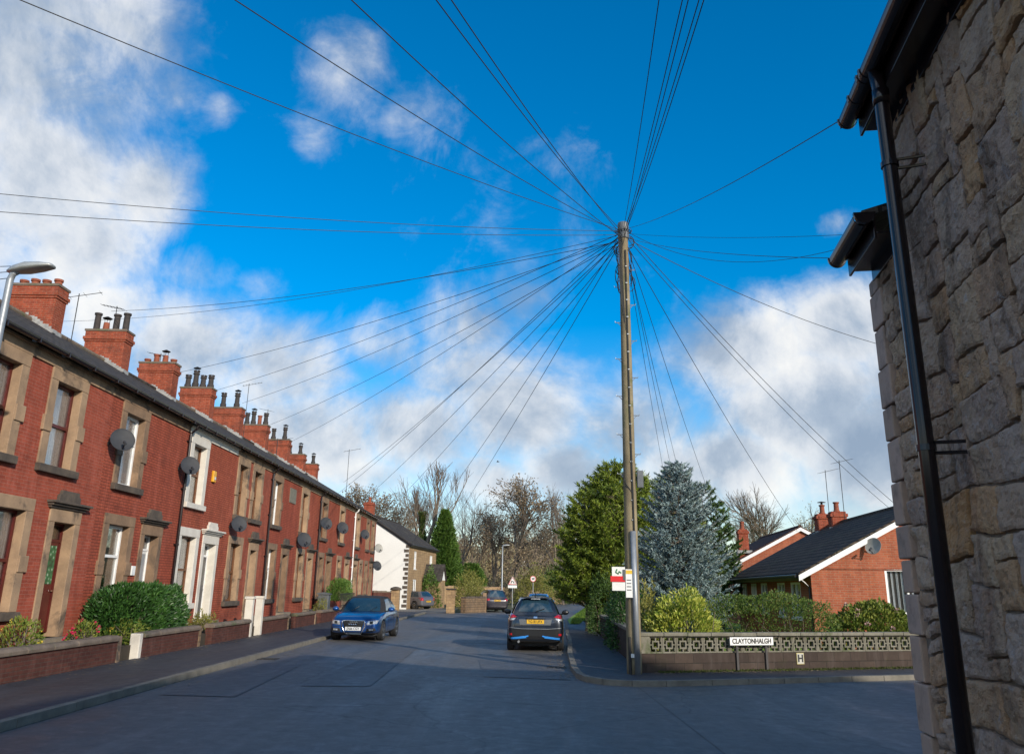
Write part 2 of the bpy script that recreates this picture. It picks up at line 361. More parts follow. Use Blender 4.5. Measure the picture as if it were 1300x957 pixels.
# footways with kerbs
def strip(pts, off):
    out = []
    for i, p in enumerate(pts):
        a = Vector(pts[max(i-1, 0)]); b = Vector(pts[min(i+1, len(pts)-1)]); t_ = (b-a).normalized(); out.append((p[0]-t_.y*off, p[1]+t_.x*off))
    return out
kl = [(-6.45, -30), (-6.43, 16.5), (-6.33, 31), (-6.05, 44), (-5.95, 50), (-5.75, 60.6)]
kl2 = strip(kl, .14)
sheet('pavement', [p for p in kl2][::-1]+[(-8.85, -30), (-8.85, 60.6)][::1], .045, 'pave', .10)
mb = MB()
def kerb_run(mb, pts, side):
    inner = strip(pts, .14*side)
    for i in range(len(pts)-1):
        a, b = Vector(pts[i]), Vector(pts[i+1]); c_, d_ = Vector(inner[i]), Vector(inner[i+1]); L = (b-a).length; n = max(1, round(L/.915)) if L < 40 else 30
        for k in range(n):
            f0, f1 = k/n, (k+1)/n-.012/max(L/n, .1)/n*1.0
            q = [a.lerp(b, f0), a.lerp(b, f1), c_.lerp(d_, f1), c_.lerp(d_, f0)]
            mb.prism([(v.x, v.y) for v in q], -.07, .052)
kerb_run(mb, kl, 1)
o = mb.build('kerb', M['kerb']); o['kind'] = 'structure'
cr = [(2.15, 31), (1.72, 25), (1.50, 20.5), (1.50, 19.0), (1.62, 18.35), (1.95, 17.85), (2.5, 17.6), (3.2, 17.7), (4.2, 18.05), (10, 20.1), (30, 27.0)]
kr = [(10, 95), (9.1, 95), (3.3, 50), (2.4, 36), (2.15, 31)][1:]+cr[1:]
kr2 = strip(kr, .14)
sheet('pavement', kr2+[(30, 29.6), (10.05, 21.66), (2.97, 19.35), (3.62, 34), (4.3, 50), (10.4, 95)], .045, 'pave', .10)
mb = MB(); kerb_run(mb, kr, 1); o = mb.build('kerb', M['kerb']); o['kind'] = 'structure'
# repair patches and worn lines on the carriageway
def patch(poly, m='patch', z=-.046):
    o = MB().add([(x, y, z) for x, y in poly], [tuple(range(len(poly)))]).build('road_patch', M[m]); o['kind'] = 'structure'
patch([(-.75, 23.2), (1.45, 22.6), (1.35, 18.6), (-.5, 19.0)])
patch([(-3.9, 16.8), (-2.6, 16.9), (-2.8, 28), (-3.7, 28)])
patch([(-5.9, 15.2), (-4.6, 15.1), (-4.9, 21), (-5.9, 21.4)])
patch([(-1.1, 30), (.2, 29.6), (-.4, 44), (-1.3, 44)])
for (x_, y_, lab) in ((-6.1, 22.5, 'square gully grate beside the left kerb'), (1.2, 21.4, 'square gully grate beside the right kerb')):
    g_ = MB()
    for k in range(7): g_.box(x_-.2, x_+.2, y_-.2+k*.062, y_-.17+k*.062, -.052, -.040)
    g_.box(x_-.23, x_-.2, y_-.22, y_+.22, -.052, -.0385).box(x_+.2, x_+.23, y_-.22, y_+.22, -.052, -.0385)
    tag(g_.build('gully_grate', M['blackm']), lab, 'drain grate', 'ironwork in the road')
# grass verge right of the far road
mb = MB(); vg = [(3.75, 44), (4.35, 50), (5.6, 62), (8.6, 84), (7.35, 84), (4.6, 62), (3.55, 51)]
sheet('verge', [(3.15, 44), (4.6, 52), (6.0, 62), (9.3, 88), (8.1, 88), (5.1, 64), (3.45, 50)], .056, 'lawn', .03)
mb = MB()
for i in range(9000):
    y = rnd.uniform(44.2, 87.5); f = (y-44)/44
    xa = 3.2+4.9*f**1.1; xb = 3.4+6*f
    x = rnd.uniform(xa, xb+.2); h = rnd.uniform(.05, .11); a = rnd.uniform(0, 6.28)
    dx, dy = math.cos(a)*.03, math.sin(a)*.03
    mb.add([(x-dx, y-dy, .05), (x+dx, y+dy, .05), (x+rnd.uniform(-.05, .05), y+rnd.uniform(-.05, .05), .05+h)], [(0, 1, 2)])
o = mb.build('grass', M['grassm'], fix=False); tag(o, 'bright mown grass verge beside the far road', 'grass', kind='stuff')
# front garden ground of the terrace
sheet('garden_ground', [(-8.99, 14), (-8.99, 65), (-10.28, 65), (-10.28, 14)], .34, 'soil', .35)
# yard right of the road behind the screen wall
sheet('lawn', [(3.12, 19.62), (3.8, 34), (4.6, 52), (12, 110), (60, 110), (60, 38.3), (10.1, 21.95)], .02, 'lawn', .06)
# fallen leaves along the gutters
mb = MB()
lf = random.Random(3)
for i in range(1500):
    if lf.random() < .5:
        y = 16+28*lf.random(); x = -6.3+abs(lf.gauss(0, .22)) if lf.random() < .5 else -8.7+abs(lf.gauss(0, .25)); z = -.04 if x > -6.4 else .052
    elif lf.random() < .75:
        y = 18.5+14*lf.random(); x = 1.48+.05*max(0, y-20)-abs(lf.gauss(0, .3)); z = -.04
    else:
        q = lf.random(); x = 3+7*q; y = 19.2+2.3*q-abs(lf.gauss(0, .2)); z = .052
    s_ = lf.uniform(.015, .035); a = lf.uniform(0, 6.28)
    mb.add([(x+math.cos(a+k*1.57)*s_, y+math.sin(a+k*1.57)*s_, z+.004+lf.random()*.012) for k in range(4)], [(0, 1, 2, 3)])
o = mb.build('fallen_leaves', M['brownleaf'], fix=False); tag(o, 'scattered brown fallen leaves along the kerbs and wall feet', 'leaves', kind='stuff')

# ------------------------------------------------------------------ the brick terrace
XF = -10.3
def wall_holes(mb, X0, X1, y0, y1, z0, z1, holes):
    ys = sorted({y0, y1, *[h[0] for h in holes], *[h[1] for h in holes]}); zs = sorted({z0, z1, *[h[2] for h in holes], *[h[3] for h in holes]})
    ys = [y for y in ys if y0 <= y <= y1]
    def hole(i, j):
        if i < 0 or j < 0 or i >= len(ys)-1 or j >= len(zs)-1: return None
        cy, cz = (ys[i]+ys[i+1])/2, (zs[j]+zs[j+1])/2
        return any(h[0] < cy < h[1] and h[2] < cz < h[3] for h in holes)
    for i in range(len(ys)-1):
        for j in range(len(zs)-1):
            if hole(i, j): continue
            a, b, c, d = ys[i], ys[i+1], zs[j], zs[j+1]
            mb.quad((X1, a, c), (X1, b, c), (X1, b, d), (X1, a, d)); mb.quad((X0, a, c), (X0, a, d), (X0, b, d), (X0, b, c))
            for di, dj, q in ((-1, 0, ((X0, a, c), (X1, a, c), (X1, a, d), (X0, a, d))), (1, 0, ((X0, b, c), (X0, b, d), (X1, b, d), (X1, b, c))),
                              (0, -1, ((X0, a, c), (X0, b, c), (X1, b, c), (X1, a, c))), (0, 1, ((X0, a, d), (X1, a, d), (X1, b, d), (X0, b, d)))):
                if hole(i+di, j+dj) is not False: mb.quad(*q)
def t_window(h, y0, y1, z0, z1, white, frame, blind='net', lab=None):
    jw, lt, sl = .29, .27, .17
    a, b, c, d = y0+jw, y1-jw, z0+sl, z1-lt
    if y1-y0 < 1.5: jw = .25; a, b = y0+jw, y1-jw
    fm = MB(); X = XF-.16; fw_ = .06 if frame != 'upvc' else .075
    fm.box(X-.07, X, a, b, c, c+fw_); fm.box(X-.07, X, a, b, d-fw_, d); fm.box(X-.07, X, a, a+fw_, c+fw_, d-fw_); fm.box(X-.07, X, b-fw_, b, c+fw_, d-fw_)
    mz = c+(d-c)*(.5 if frame != 'upvc' else .62)
    fm.box(X-.065, X+.012, a+fw_, b-fw_, mz-.035, mz+.035)
    if frame == 'upvc':
        fm.box(X-.06, X+.018, a+fw_, a+fw_+.04, mz+.035, d-fw_); fm.box(X-.06, X+.018, b-fw_-.04, b-fw_, mz+.035, d-fw_)
    w = fm.build('window', M[frame], h)
    s = MB(); P_ = .035
    s.box(XF-.28, XF+P_, y0, a, c, d); s.box(XF-.28, XF+P_, b, y1, c, d); s.box(XF-.28, XF+P_+.006, y0, y1, d, z1)
    if not white:
        zc = c+(d-c)*.47
        s.box(XF-.05, XF+P_+.03, y0-.07, a-.02, zc-.17, zc+.17); s.box(XF-.05, XF+P_+.03, b+.02, y1+.07, zc-.17, zc+.17)
    bevel(s.build('surround', M['paint' if white else SM], w), .012)
    bevel(MB().box(XF-.28, XF+.12, y0-.02, y1+.02, z0, c).build('sill', M['paint' if white else 'stone_dark'], w), .015)
    MB().box(X-.045, X-.035, a+fw_, b-fw_, c+fw_, d-fw_).build('pane', M['glass'], w)
    cb = MB(); n = 26
    ys = [a+.02+(b-a-.04)*i/n for i in range(n+1)]
    ph = rnd.random()*6
    for i in range(n):
        f0 = .018*math.sin(i*1.9+ph)+.012*math.sin(i*.7); f1 = .018*math.sin((i+1)*1.9+ph)+.012*math.sin((i+1)*.7)
        if blind == 'half' and .3 < i/n < .62: continue
        cb.quad((X-.075+f0*.6, ys[i], c), (X-.075+f1*.6, ys[i+1], c), (X-.075+f1*.6, ys[i+1], d), (X-.075+f0*.6, ys[i], d))
    cb.build('curtain', M[rnd.choice(['net', 'net', 'net', 'cream', 'slatb'])], w, smooth=True, fix=False)
    MB().box(X-.36, X-.34, a-.1, b+.1, c-.1, d+.1).build('room_dark_board', M['curtain'], w)  # dark board in place of the unlit room
    return (y0, y1, z0, z1)
def t_door(h, y0, y1, z0, z1, white, leaf, kind=0):
    jw = .25; a, b, d = y0+jw, y1-jw, z1-.30
    s = MB()
    s.box(XF-.30, XF+.03, y0, a, z0, d); s.box(XF-.30, XF+.03, b, y1, z0, d); s.box(XF-.30, XF+.036, y0, y1, d, z1)
    X = XF-.24
    dl = MB().box(X-.06, X, a+.05, b-.05, z0+.10, d-.42)
    for (p0, p1, q0, q1) in ((.12, .46, .14, .8), (.54, .88, .14, .8)):
        ww = b-a-.1; dl.box(X-.01, X+.015, a+.05+ww*p0, a+.05+ww*p1, z0+.10+q0, z0+.1+q1)
    dr = dl.build('door', M[leaf], h)
    bevel(s.build('surround', M['paint' if white else SM], dr), .012)
    fr = MB(); fr.box(X-.07, X+.02, a, a+.05, z0+.1, d); fr.box(X-.07, X+.02, b-.05, b, z0+.1, d); fr.box(X-.07, X+.02, a+.05, b-.05, d-.42, d-.36); fr.box(X-.07, X+.02, a+.05, b-.05, d-.05, d)
    fr.build('door_frame', M[leaf if leaf in ('maroon', 'wood') else 'upvc'], dr)
    MB().box(X-.04, X-.02, a+.05, b-.05, d-.36, d-.05).build('fanlight', M['glass'], dr)
    MB().box(X-.2, X-.18, a, b, d-.4, d).build('hall_dark_board', M['curtain'], dr)  # dark board in place of the unlit hall
    gp = MB().box(X-.005, X+.008, a+.14, b-.14, z0+1.15, z0+2.0).build('door_glass', M['leaded' if kind == 1 else 'glass'], dr)
    hd = MB().tube([(X+.01, b-.12, z0+1.0), (X+.05, b-.12, z0+1.0), (X+.05, b-.2, z0+1.0)], .012, 6).build('handle', M['chrome'], dr)
    hood = MB(); hm = M['paint' if white else 'stone_dark']
    for k, (pr, hh) in enumerate(((.08, .05), (.14, .05), (.20, .06))):
        z = z1+sum((.05, .05, .06)[:k]); hood.box(XF-.1, XF+pr, y0-.03-pr*.7, y1+.03+pr*.7, z+.001*k, z+hh)
    cy = (y0+y1)/2
    hood.extr([(XF-.1, cy-.48, z1+.162), (XF-.1, cy+.48, z1+.162), (XF-.1, cy+.48, z1+.30), (XF-.1, cy+.40, z1+.33), (XF-.1, cy+.38, z1+.42), (XF-.1, cy-.38, z1+.42), (XF-.1, cy-.40, z1+.33), (XF-.1, cy-.48, z1+.30)], (.17, 0, 0))
    bevel(hood.build('door_hood', hm, dr), .012)
    MB().box(XF-.3, XF+.35, y0+.05, y1-.05, .34, z0).build('doorstep', M['flag'], dr)
    return (y0, y1, z0, z1)
RX, RZ, EX, EZ = -15.8, 9.95, -10.02, 6.74
def roofz(x): return EZ+(EX-x)*(RZ-EZ)/(EX-RX)
def chimney(h, y, pots, top=11.2, w=1.55, dp=.66, x1=-15.05, mast=None):
    c = MB(); x0 = x1-w; y0, y1 = y-dp/2, y+dp/2
    c.box(x0, x1, y0, y1, 7.6, top-.5)
    c.box(x0-.035, x1+.035, y0-.035, y1+.035, top-.5, top-.42); c.box(x0-.07, x1+.07, y0-.07, y1+.07, top-.42, top-.30); c.box(x0-.02, x1+.02, y0-.02, y1+.02, top-.30, top-.08)
    ch = bevel(c.build('chimney', M['brick_chim'], h), .012)
    MB().box(x0-.05, x1+.05, y0-.05, y1+.05, top-.08, top).build('chimney_cap', M['coping'], ch)
    n = len(pots)
    for i, (kd, hh) in enumerate(pots):
        x = x0+w*(i+.5)/n; m_ = M['pot_red' if kd in 'rc' else 'pot_dark']
        r_ = .125
        if kd in 'rd': prof = [(r_*1.25, 0), (r_*1.25, .05), (r_, .07), (r_*.92, hh-.08), (r_*1.18, hh-.07), (r_*1.18, hh), (r_*.8, hh), (r_*.8, hh-.2)]
        elif kd == 'k': prof = [(r_*1.35, 0), (r_*1.3, hh*.3), (r_*1.05, hh*.34), (r_*.95, hh*.8), (r_*1.3, hh*.84), (r_*1.3, hh*.9), (r_*1.05, hh*.92), (r_*1.05, hh), (r_*.8, hh), (r_*.8, hh-.2)]
        else: prof = [(r_*1.1, 0), (r_, .1), (r_*.9, hh), (r_*.7, hh), (r_*.7, hh-.2)]
        mb = MB().lathe(prof, (x, y+rnd.uniform(-.03, .03), top), n=14)
        if kd == 'k':
            for q in range(8):
                an = q*math.pi/4; mb.box(x+math.cos(an)*r_-.03, x+math.cos(an)*r_+.03, y+math.sin(an)*r_-.03, y+math.sin(an)*r_+.03, top+hh, top+hh+.07)
        pt = mb.build('chimney_pot', m_, ch)
        if kd == 'c' or (kd == 'k' and i == 1):
            cw = MB().lathe([(.17, hh+.17), (.19, hh+.19), (.03, hh+.27)], (x, y, top), n=14)
            for q in range(3): cw.tube([(x+.09*math.cos(q*2.1), y+.09*math.sin(q*2.1), top+hh-.03), (x+.12*math.cos(q*2.1), y+.12*math.sin(q*2.1), top+hh+.18)], .01, 4)
            cw.build('cowl', M['blackm'], pt)
    fl = MB(); ns = 9
    for i in range(ns):
        xa = x1+.02-(w*.6)*i/ns; xb = x1+.02-(w*.6)*(i+1)/ns; zb = roofz(xa)-.04; zt = roofz(xb)+rnd.uniform(.10, .17)
        fl.box(xb, xa, y0-.014-.001*(i % 2), y0-.002, zb, zt)
    fl.box(x1+.002, x1+.016, y0-.01, y1+.01, roofz(x1)-.08, roofz(x1)+.12)
    fl.box(x1-.1, x1+.22, y0-.2, y0-.015, roofz(x1)-.09, roofz(x1)+.03)
    fl.build('flashing', M['lead'], ch)
    return ch
def downpipe(h, y, col, z0=.35, x=None):
    x = XF+.08 if x is None else x
    mb = MB().tube([(-10.02, y, 6.62), (-10.05, y, 6.5), (x, y, 6.35), (x, y, z0)], .042, 8)
    for z in (1.2, 2.9, 4.6, 6.1): mb.tube([(x, y, z-.03), (x, y, z+.03)], .056, 8); mb.box(x-.1, x, y-.09, y+.09, z-.02, z+.02)
    return mb.build('downpipe', M[col], h)
HS = [  # y0,y1, ups, lows, doors, pots, mats..., labels
 dict(b=(14.9, 20.9), up=[(15.35, 17.05), (17.93, 19.58)], low=[(16.42, 18.14)], door=[(18.8, 20.2)], fr='maroon', leaf='maroon', kind=1, pots=None, wall='brick_pale',
      lab='nearest terraced house with pale mortar joints, maroon window frames and a maroon front door'),
 dict(b=(20.9, 26.2), up=[(21.48, 23.18)], low=[(21.38, 23.14)], door=[(23.62, 25.08)], fr='upvc', leaf='door_white', pots=[('r', .22), ('r', .25), ('r', .22), ('r', .25)],
      lab='terraced house with white window frames right behind the tall laurel hedge'),
 dict(b=(26.2, 31.05), up=[(26.42, 28.12)], low=[(26.28, 28.1)], door=[(28.45, 30.02)], fr='wood', leaf='door_dark', white=1, pots=[('d', .75), ('c', .35), ('d', .7), ('d', .75)],
      lab='terraced house whose window and door surrounds are painted white, with a yellow alarm box'),
 dict(b=(31.05, 35.9), up=[(31.25, 32.72), (33.15, 34.66)], low=[(31.08, 32.8)], door=[(33.58, 34.88)], fr='wood', leaf='door_white', pots=[('r', .2), ('r', .42), ('c', .38), ('r', .2)],
      lab='terraced house with a side by side pair of brown framed upper windows'),
 dict(b=(35.9, 40.7), up=[(36.18, 37.78)], low=[(36.12, 37.66)], door=[(38.45, 39.8)], fr='upvc', leaf='wood', pots=[('k', .62), ('k', .85), ('k', .6), ('k', .62)], plaque=1,
      lab='terraced house with a square stone date plaque beside its white upper window'),
 dict(b=(40.7, 45.5), up=[(41.28, 42.95)], low=[(41.2, 42.85)], door=[(43.4, 44.8)], fr='wood', leaf='wood', pots=[('k', .8), ('k', .8)],
      lab='terraced house just beyond the plaque, a round grey dish between its windows'),
 dict(b=(45.5, 50.6), up=[(45.85, 47.6)], low=[(46.02, 47.45)], door=[(47.95, 49.6)], fr='wood', leaf='wood', pots=[('k', .7), ('k', .8), ('r', .6), ('k', .7)],
      lab='terraced house straight behind the small green hedge, black downpipe on its near side'),
 dict(b=(50.6, 55.9), up=[(50.95, 52.7)], low=[(51.0, 52.5)], door=[(53.5, 55.1)], fr='wood', leaf='door_white', pots=[('k', .7), ('k', .8)],
      lab='terraced house just before the white downpipe, a tall thin aerial above its gutter'),
 dict(b=(55.9, 60.6), up=[(56.6, 58.2)], low=[(58.7, 60.2)], door=[(56.5, 58.2)], fr='upvc', leaf='wood', pots=None,
      lab='terraced house just past the white downpipe, second from the far end of the row'),
 dict(b=(60.6, 65.3), up=[(59.3+1.5, 62.3), (63.1, 64.6)], low=[(60.9, 62.4)], door=[(63.0, 64.5)], fr='wood', leaf='wood', pots=[('k', .6), ('k', .6)],
      lab='last terraced house of the brick row, next to the white rendered gable'),
]
for hi, H in enumerate(HS):
    SM = ('stone', 'stone2', 'stone', 'stone', 'stone2', 'stone', 'stone2', 'stone', 'stone', 'stone2')[hi]
    y0, y1 = H['b']; wh = H.get('white')
    h = thing('terraced_house', H['lab'], 'house', (XF, (y0+y1)/2, 0), 'red brick terraced houses along the left side')
    holes = []
    for i, (a, b) in enumerate(H['up']): holes.append(t_window(h, a, b, 4.07, 6.40, wh, H['fr'], 'net' if (hi+i) % 3 else 'half'))
    for i, (a, b) in enumerate(H['low']): holes.append(t_window(h, a, b, .98, 3.47, wh, H['fr'], 'net' if hi % 2 == 0 else 'half'))
    for a, b in H['door']: holes.append(t_door(h, a, b, .56, 3.36, wh, H['leaf'], H.get('kind', 0)))
    w = MB()
    e = 0 if hi == 0 else .0
    wall_holes(w, XF-.28, XF, y0, y1, -.05, 6.40, holes)
    MB().box(-21.3, -21.0, y0, y1, -.05, 6.9).build('rear_wall', M[H.get('wall', ('brick', 'brick3', 'brick', 'brick2', 'brick3', 'brick')[hi % 6])], h)
    if hi == 0: w.extr([(-21, y0+.001, -.05), (XF-.28, y0+.001, -.05), (XF-.28, y0+.001, 6.7), (RX, y0+.001, 9.8), (-21, y0+.001, 6.9)], (0, .25, 0))
    if hi == len(HS)-1: w.extr([(-21, y1-.26, -.05), (XF-.28, y1-.26, -.05), (XF-.28, y1-.26, 6.7), (RX, y1-.26, 9.8), (-21, y1-.26, 6.9)], (0, .25, 0))
    wl = w.build('wall', M[H.get('wall', ('brick', 'brick3', 'brick', 'brick2', 'brick3', 'brick')[hi % 6])], h)
    MB().box(XF-.28, XF+.04, y0, y1, 6.402, 6.60).box(XF-.28, XF+.10, y0, y1, 6.602, 6.66).build('eaves_band', M['paint' if wh else SM], wl)
    if H.get('plaque'): MB().box(XF-.1, XF+.03, 39.05, 40.2, 5.45, 6.12).build('date_plaque', M['concrete'], wl)
    r = MB()
    r.extr([(EX, y0, EZ), (RX, y0, RZ), (-21.3, y0, 6.9), (-21.3, y0, 6.78), (RX, y0, RZ-.12), (EX, y0, EZ-.10)], (0, y1-y0, 0))
    rf = r.build('roof', M['slate'], h)
    rg = MB()
    nr = 11
    for k in range(nr):
        a = y0+(y1-y0)*k/nr; rg.tube([(RX, a, RZ+.0), (RX, a+(y1-y0)/nr-.02, RZ+.0)], .11, 8)
    rg.build('ridge_tiles', M['coping'] if hi % 3 else M['slate'], rf)
    g = MB(); gp = []
    n = 7
    for k in range(n+1):
        an = math.pi*k/n; gp.append((-10.02+.075*math.cos(an)*1, 6.70-.085*math.sin(an)))
    gp2 = [(x*1, z) for x, z in gp]+[(-10.02-.062, 6.70), (-10.02, 6.64), (-10.02+.062, 6.70)]
    g.extr([(x, y0, z) for x, z in gp]+[(-10.02-.055, y0, 6.70), (-10.02, y0, 6.65), (-10.02+.055, y0, 6.70)], (0, y1-y0, 0))
    for k in range(5): yy = y0+(y1-y0)*(k+.5)/5; g.box(-10.12, -9.94, yy-.02, yy+.02, 6.60, 6.705)
    g.build('gutter', M['gutter'], h)
    if H['pots']: chimney(h, {1: 26.0}.get(hi, y1 if hi < 9 else 64.6), H['pots'], top=11.2 if hi < 9 else 10.8)
    if hi == 4: chimney
downs = [(1, 26.14, 'gutter'), (3, 35.86, 'gutter'), (5, 45.44, 'gutter'), (7, 55.86, 'upvc')]
hs = [o for o in COL.objects if o.name.startswith('terraced_house')]
for i, y, c in downs: downpipe(hs[i], y, c)
# chimney of house 8/9 boundary
chimney(hs[8], 60.4, [('k', .6), ('k', .6)], top=10.9)

# satellite dishes
def dish(x, y, z, r_, lab, m='grey_dish', face=(.62, -.72, .28), wall=(-.35, 0, 0), grp='satellite dishes on the brick terrace'):
    f = Vector(face).normalized(); c = Vector((x, y, z))
    t_ = thing('satellite_dish', lab, 'satellite dish', (x, y, z), grp)
    prof = [(r_*k/8, -.16*r_*(1-(k/8)**2)) for k in range(9)]
    prof = [(max(a, .001), b) for a, b in prof]
    prof2 = [(a, b-.012) for a, b in reversed(prof)]
    MB().lathe(prof+[(r_*1.02, .004), (r_*1.02, -.012)]+prof2, c, f, 24).build('reflector', M[m], t_, smooth=True)
    lo = c+f*(r_*.95)+Vector((0, 0, -r_*.75)); base = c+Vector((0, 0, -r_*.95))+f*.0
    MB().tube([base, lo], .014, 5).build('feed_arm', M['blackm'], t_)
    MB().tube([lo+(c-lo).normalized()*-.02, lo+(c-lo).normalized()*.13], .035, 8).build('receiver', M['grey_dish'], t_)
    wv = Vector(wall); b0 = c-f*.1*r_-f*.03
    MB().tube([b0, b0-f*.08+Vector((0, 0, -.05)), c+wv+Vector((0, 0, -.1))], .022, 6).box(*(sum(([q-.04, q+.04] if i else [q-.01, q+.02] for i, q in enumerate(c+wv+Vector((0, 0, -.1)))), []))).build('bracket', M['blackm'], t_)
dish(-9.93, 20.97, 5.27, .30, 'large grey satellite dish left of the near white framed upper window')
dish(-9.93, 25.65, 5.27, .29, 'grey satellite dish beside the first black downpipe, left of the yellow alarm box')
dish(-9.93, 30.99, 3.87, .29, 'grey satellite dish over the window just right of the white door surround')
dish(-9.93, 41.12, 3.85, .36, 'wide grey satellite dish between the plaque house and the next door')
dish(-9.93, 45.75, 4.97, .34, 'grey satellite dish overlapping the third black downpipe')
dish(-9.93, 50.40, 5.05, .36, 'grey satellite dish below the tall roof aerial')
dish(-9.93, 58.3, 5.14, .33, 'grey satellite dish right of the white downpipe')
dish(-9.93, 64.9, 4.5, .34, 'pale round satellite dish at the far corner of the terrace', 'pale_dish')
dish(-9.93, 64.6, 3.2, .36, 'lower grey satellite dish at the far corner of the terrace')
# alarm box, number plates and small wall boxes
t_ = thing('alarm_box', 'yellow burglar alarm box on the brick beside the white upper window', 'alarm box', (XF, 28.75, 5.3))
bevel(MB().box(XF, XF+.09, 28.6, 28.86, 5.12, 5.5).build('case', M['alarm'], t_), .02)
MB().box(XF+.09, XF+.11, 28.68, 28.78, 5.2, 5.3).build('strobe', M['lampglass'], t_)
tag(bevel(MB().box(XF, XF+.06, 23.28, 23.5, 1.95, 2.2).build('meter_box', M['upvc']), .01), 'small white box on the brick left of the second front door', 'meter box')
# aerials
def aerial(x, y, z0, h_, lab, n=7, ang=.6, grp='roof aerials', yagi=True):
    t_ = thing('television_aerial', lab, 'aerial', (x, y, z0), grp)
    MB().tube([(x, y, z0), (x, y, z0+h_)], .016, 5).build('mast', M['blackm'], t_)
    d = Vector((math.cos(ang), math.sin(ang), .25)).normalized(); c = Vector((x, y, z0+h_-.08)); s = Vector((-d.y, d.x, 0)).normalized()
    mb = MB().tube([c-d*.35, c+d*.75], .012, 4)
    for i in range(n): q = c+d*(-.3+1.0*i/(n-1)); l_ = .24-.015*i; mb.tube([q-s*l_, q+s*l_], .007, 3)
    mb.build('boom', M['blackm'], t_)
    return t_
aerial(-15.7, 31.0, 11.2, 1.05, 'pronged aerial on the second chimney from the left', ang=2.9)
aerial(-15.0, 26.9, 9.4, 1.9, 'leaning whip aerial between the first two chimneys', n=3, ang=.2)
aerial(-15.9, 36.0, 11.2, .5, 'short aerial on the third chimney from the left', ang=2.8)
aerial(-15.1, 46.2, 9.5, 3.3, 'tall aerial rising behind the fifth chimney', ang=.2)
aerial(-15.3, 51.0, 11.2, 1.1, 'small aerial above the sixth chimney', ang=2.6)
aerial(-10.2, 52.0, 6.7, 3.3, 'tall thin aerial standing on the terrace eaves near the far end', n=5, ang=.4)
aerial(-10.3, 36.2, 6.75, 1.2, 'small aerial at the gutter above the second black downpipe', n=4, ang=.9)

# garden walls, gate posts
def garden_wall(y0, y1, lab, i):
    t_ = thing('garden_wall', lab, 'garden wall', (-8.9, (y0+y1)/2, 0), 'low brick garden walls in front of the terrace')
    MB().box(-9.02, -8.8, y0, y1, -.02, .50).build('brickwork', M['brick_dark'], t_)
    cp = MB(); n = max(1, round((y1-y0)/.9))
    for k in range(n):
        a = y0+(y1-y0)*k/n; b = y0+(y1-y0)*(k+1)/n-.008; dz = rnd.uniform(-.006, .006)
        cp.extr([(-9.07, a, .50), (-8.75, a, .50), (-8.74, a, .565+dz), (-8.80, a, .62+dz), (-9.02, a, .62+dz), (-9.08, a, .57+dz)], (0, b-a, 0))
    bevel(cp.build('coping', M['coping'], t_), .012)
wl = [(14.2, 19.8, 'nearest low garden wall, dark brick under a heavy stone coping'),
      (21.15, 24.9, 'low garden wall directly in front of the house with white surrounds'),
      (26.05, 29.75, 'low garden wall ending at the white gate posts'),
      (31.2, 34.8, 'low garden wall just beyond the white gate posts'),
      (36.1, 39.6, 'low garden wall in front of the house with the stone plaque'),
      (40.9, 44.9, 'low garden wall behind the parked blue convertible'),
      (46.1, 50.2, 'low garden wall beneath the small green hedge'),
      (51.4, 60.4, 'farthest low garden wall beside the drive')]
for i, w in enumerate(wl): garden_wall(*w, i)
for i, (a, lab, m_) in enumerate([(19.83, 'stone gate post at the end of the nearest garden wall', 'stone'), (20.95, 'short white painted gate post at the foot of the hedge', 'paint'),
      (24.93, 'mossy stone gate post left of the third gap', 'rubble'), (34.85, 'buff stone gate post past the white posts', 'rubble'), (39.65, 'stone gate post in front of the blue convertible', 'stone')]):
    tag(bevel(MB().box(-9.03, -8.79, a, a+.17, -.02, .60).build('gate_post', M[m_]), .015), lab, 'gate post', 'low gate posts of the front gardens')
for a, lab in ((29.8, 'left one of the two tall white gate posts'), (31.0, 'right one of the two tall white gate posts')):
    t_ = thing('white_gate_post', lab, 'gate post', (-8.9, a, 0), 'tall white gate posts')
    bevel(MB().box(-9.03, -8.78, a-.05, a+.17, -.02, 1.28).build('shaft', M['paint'], t_), .01)
    MB().box(-9.06, -8.75, a-.08, a+.20, 1.28, 1.36).build('cap', M['paint'], t_)
# paths to the doors
for H in HS[:8]:
    a, b = H['door'][0]; o = MB().box(-10.28, -9.06, a+.1, b-.1, .20, .352).build('garden_path', M['flag']); o['kind'] = 'structure'
# ------------------------------------------------------------------ near stone house on the right
KD = math.radians(8.9); dW = Vector((math.sin(KD), math.cos(KD), 0)); nW = Vector((-math.cos(KD), math.sin(KD), 0))  # along wall (away), outwards
CW = Vector((2.164+.1566*7.0, 7.0, 0))    # far corner
def wf(s, o_, z): # s metres back from the far corner, o_ outwards
    return CW-dW*s+nW*o_+Vector((0, 0, z))
st = thing('stone_house', 'near house of rough rubble stone with brown gutters filling the right edge', 'house', tuple(CW))
core = MB()
core.add([wf(s, o_, z) for z in (-.1, 5.5) for o_ in (-9.0, -.030) for s in (.98, 26)], [(0, 2, 3, 1), (4, 5, 7, 6), (0, 1, 5, 4), (2, 6, 7, 3), (0, 4, 6, 2), (1, 3, 7, 5)])
core.add([wf(s, o_, z) for z in (-.1, 4.5) for o_ in (-9.0, -.030) for s in (.05, .98)], [(0, 2, 3, 1), (4, 5, 7, 6), (0, 1, 5, 4), (2, 6, 7, 3), (0, 4, 6, 2), (1, 3, 7, 5)])
core.extr([wf(.99, -.06, 5.5), wf(.99, -9.0, 5.5), wf(.99, -4.5, 8.4)], -dW*25)
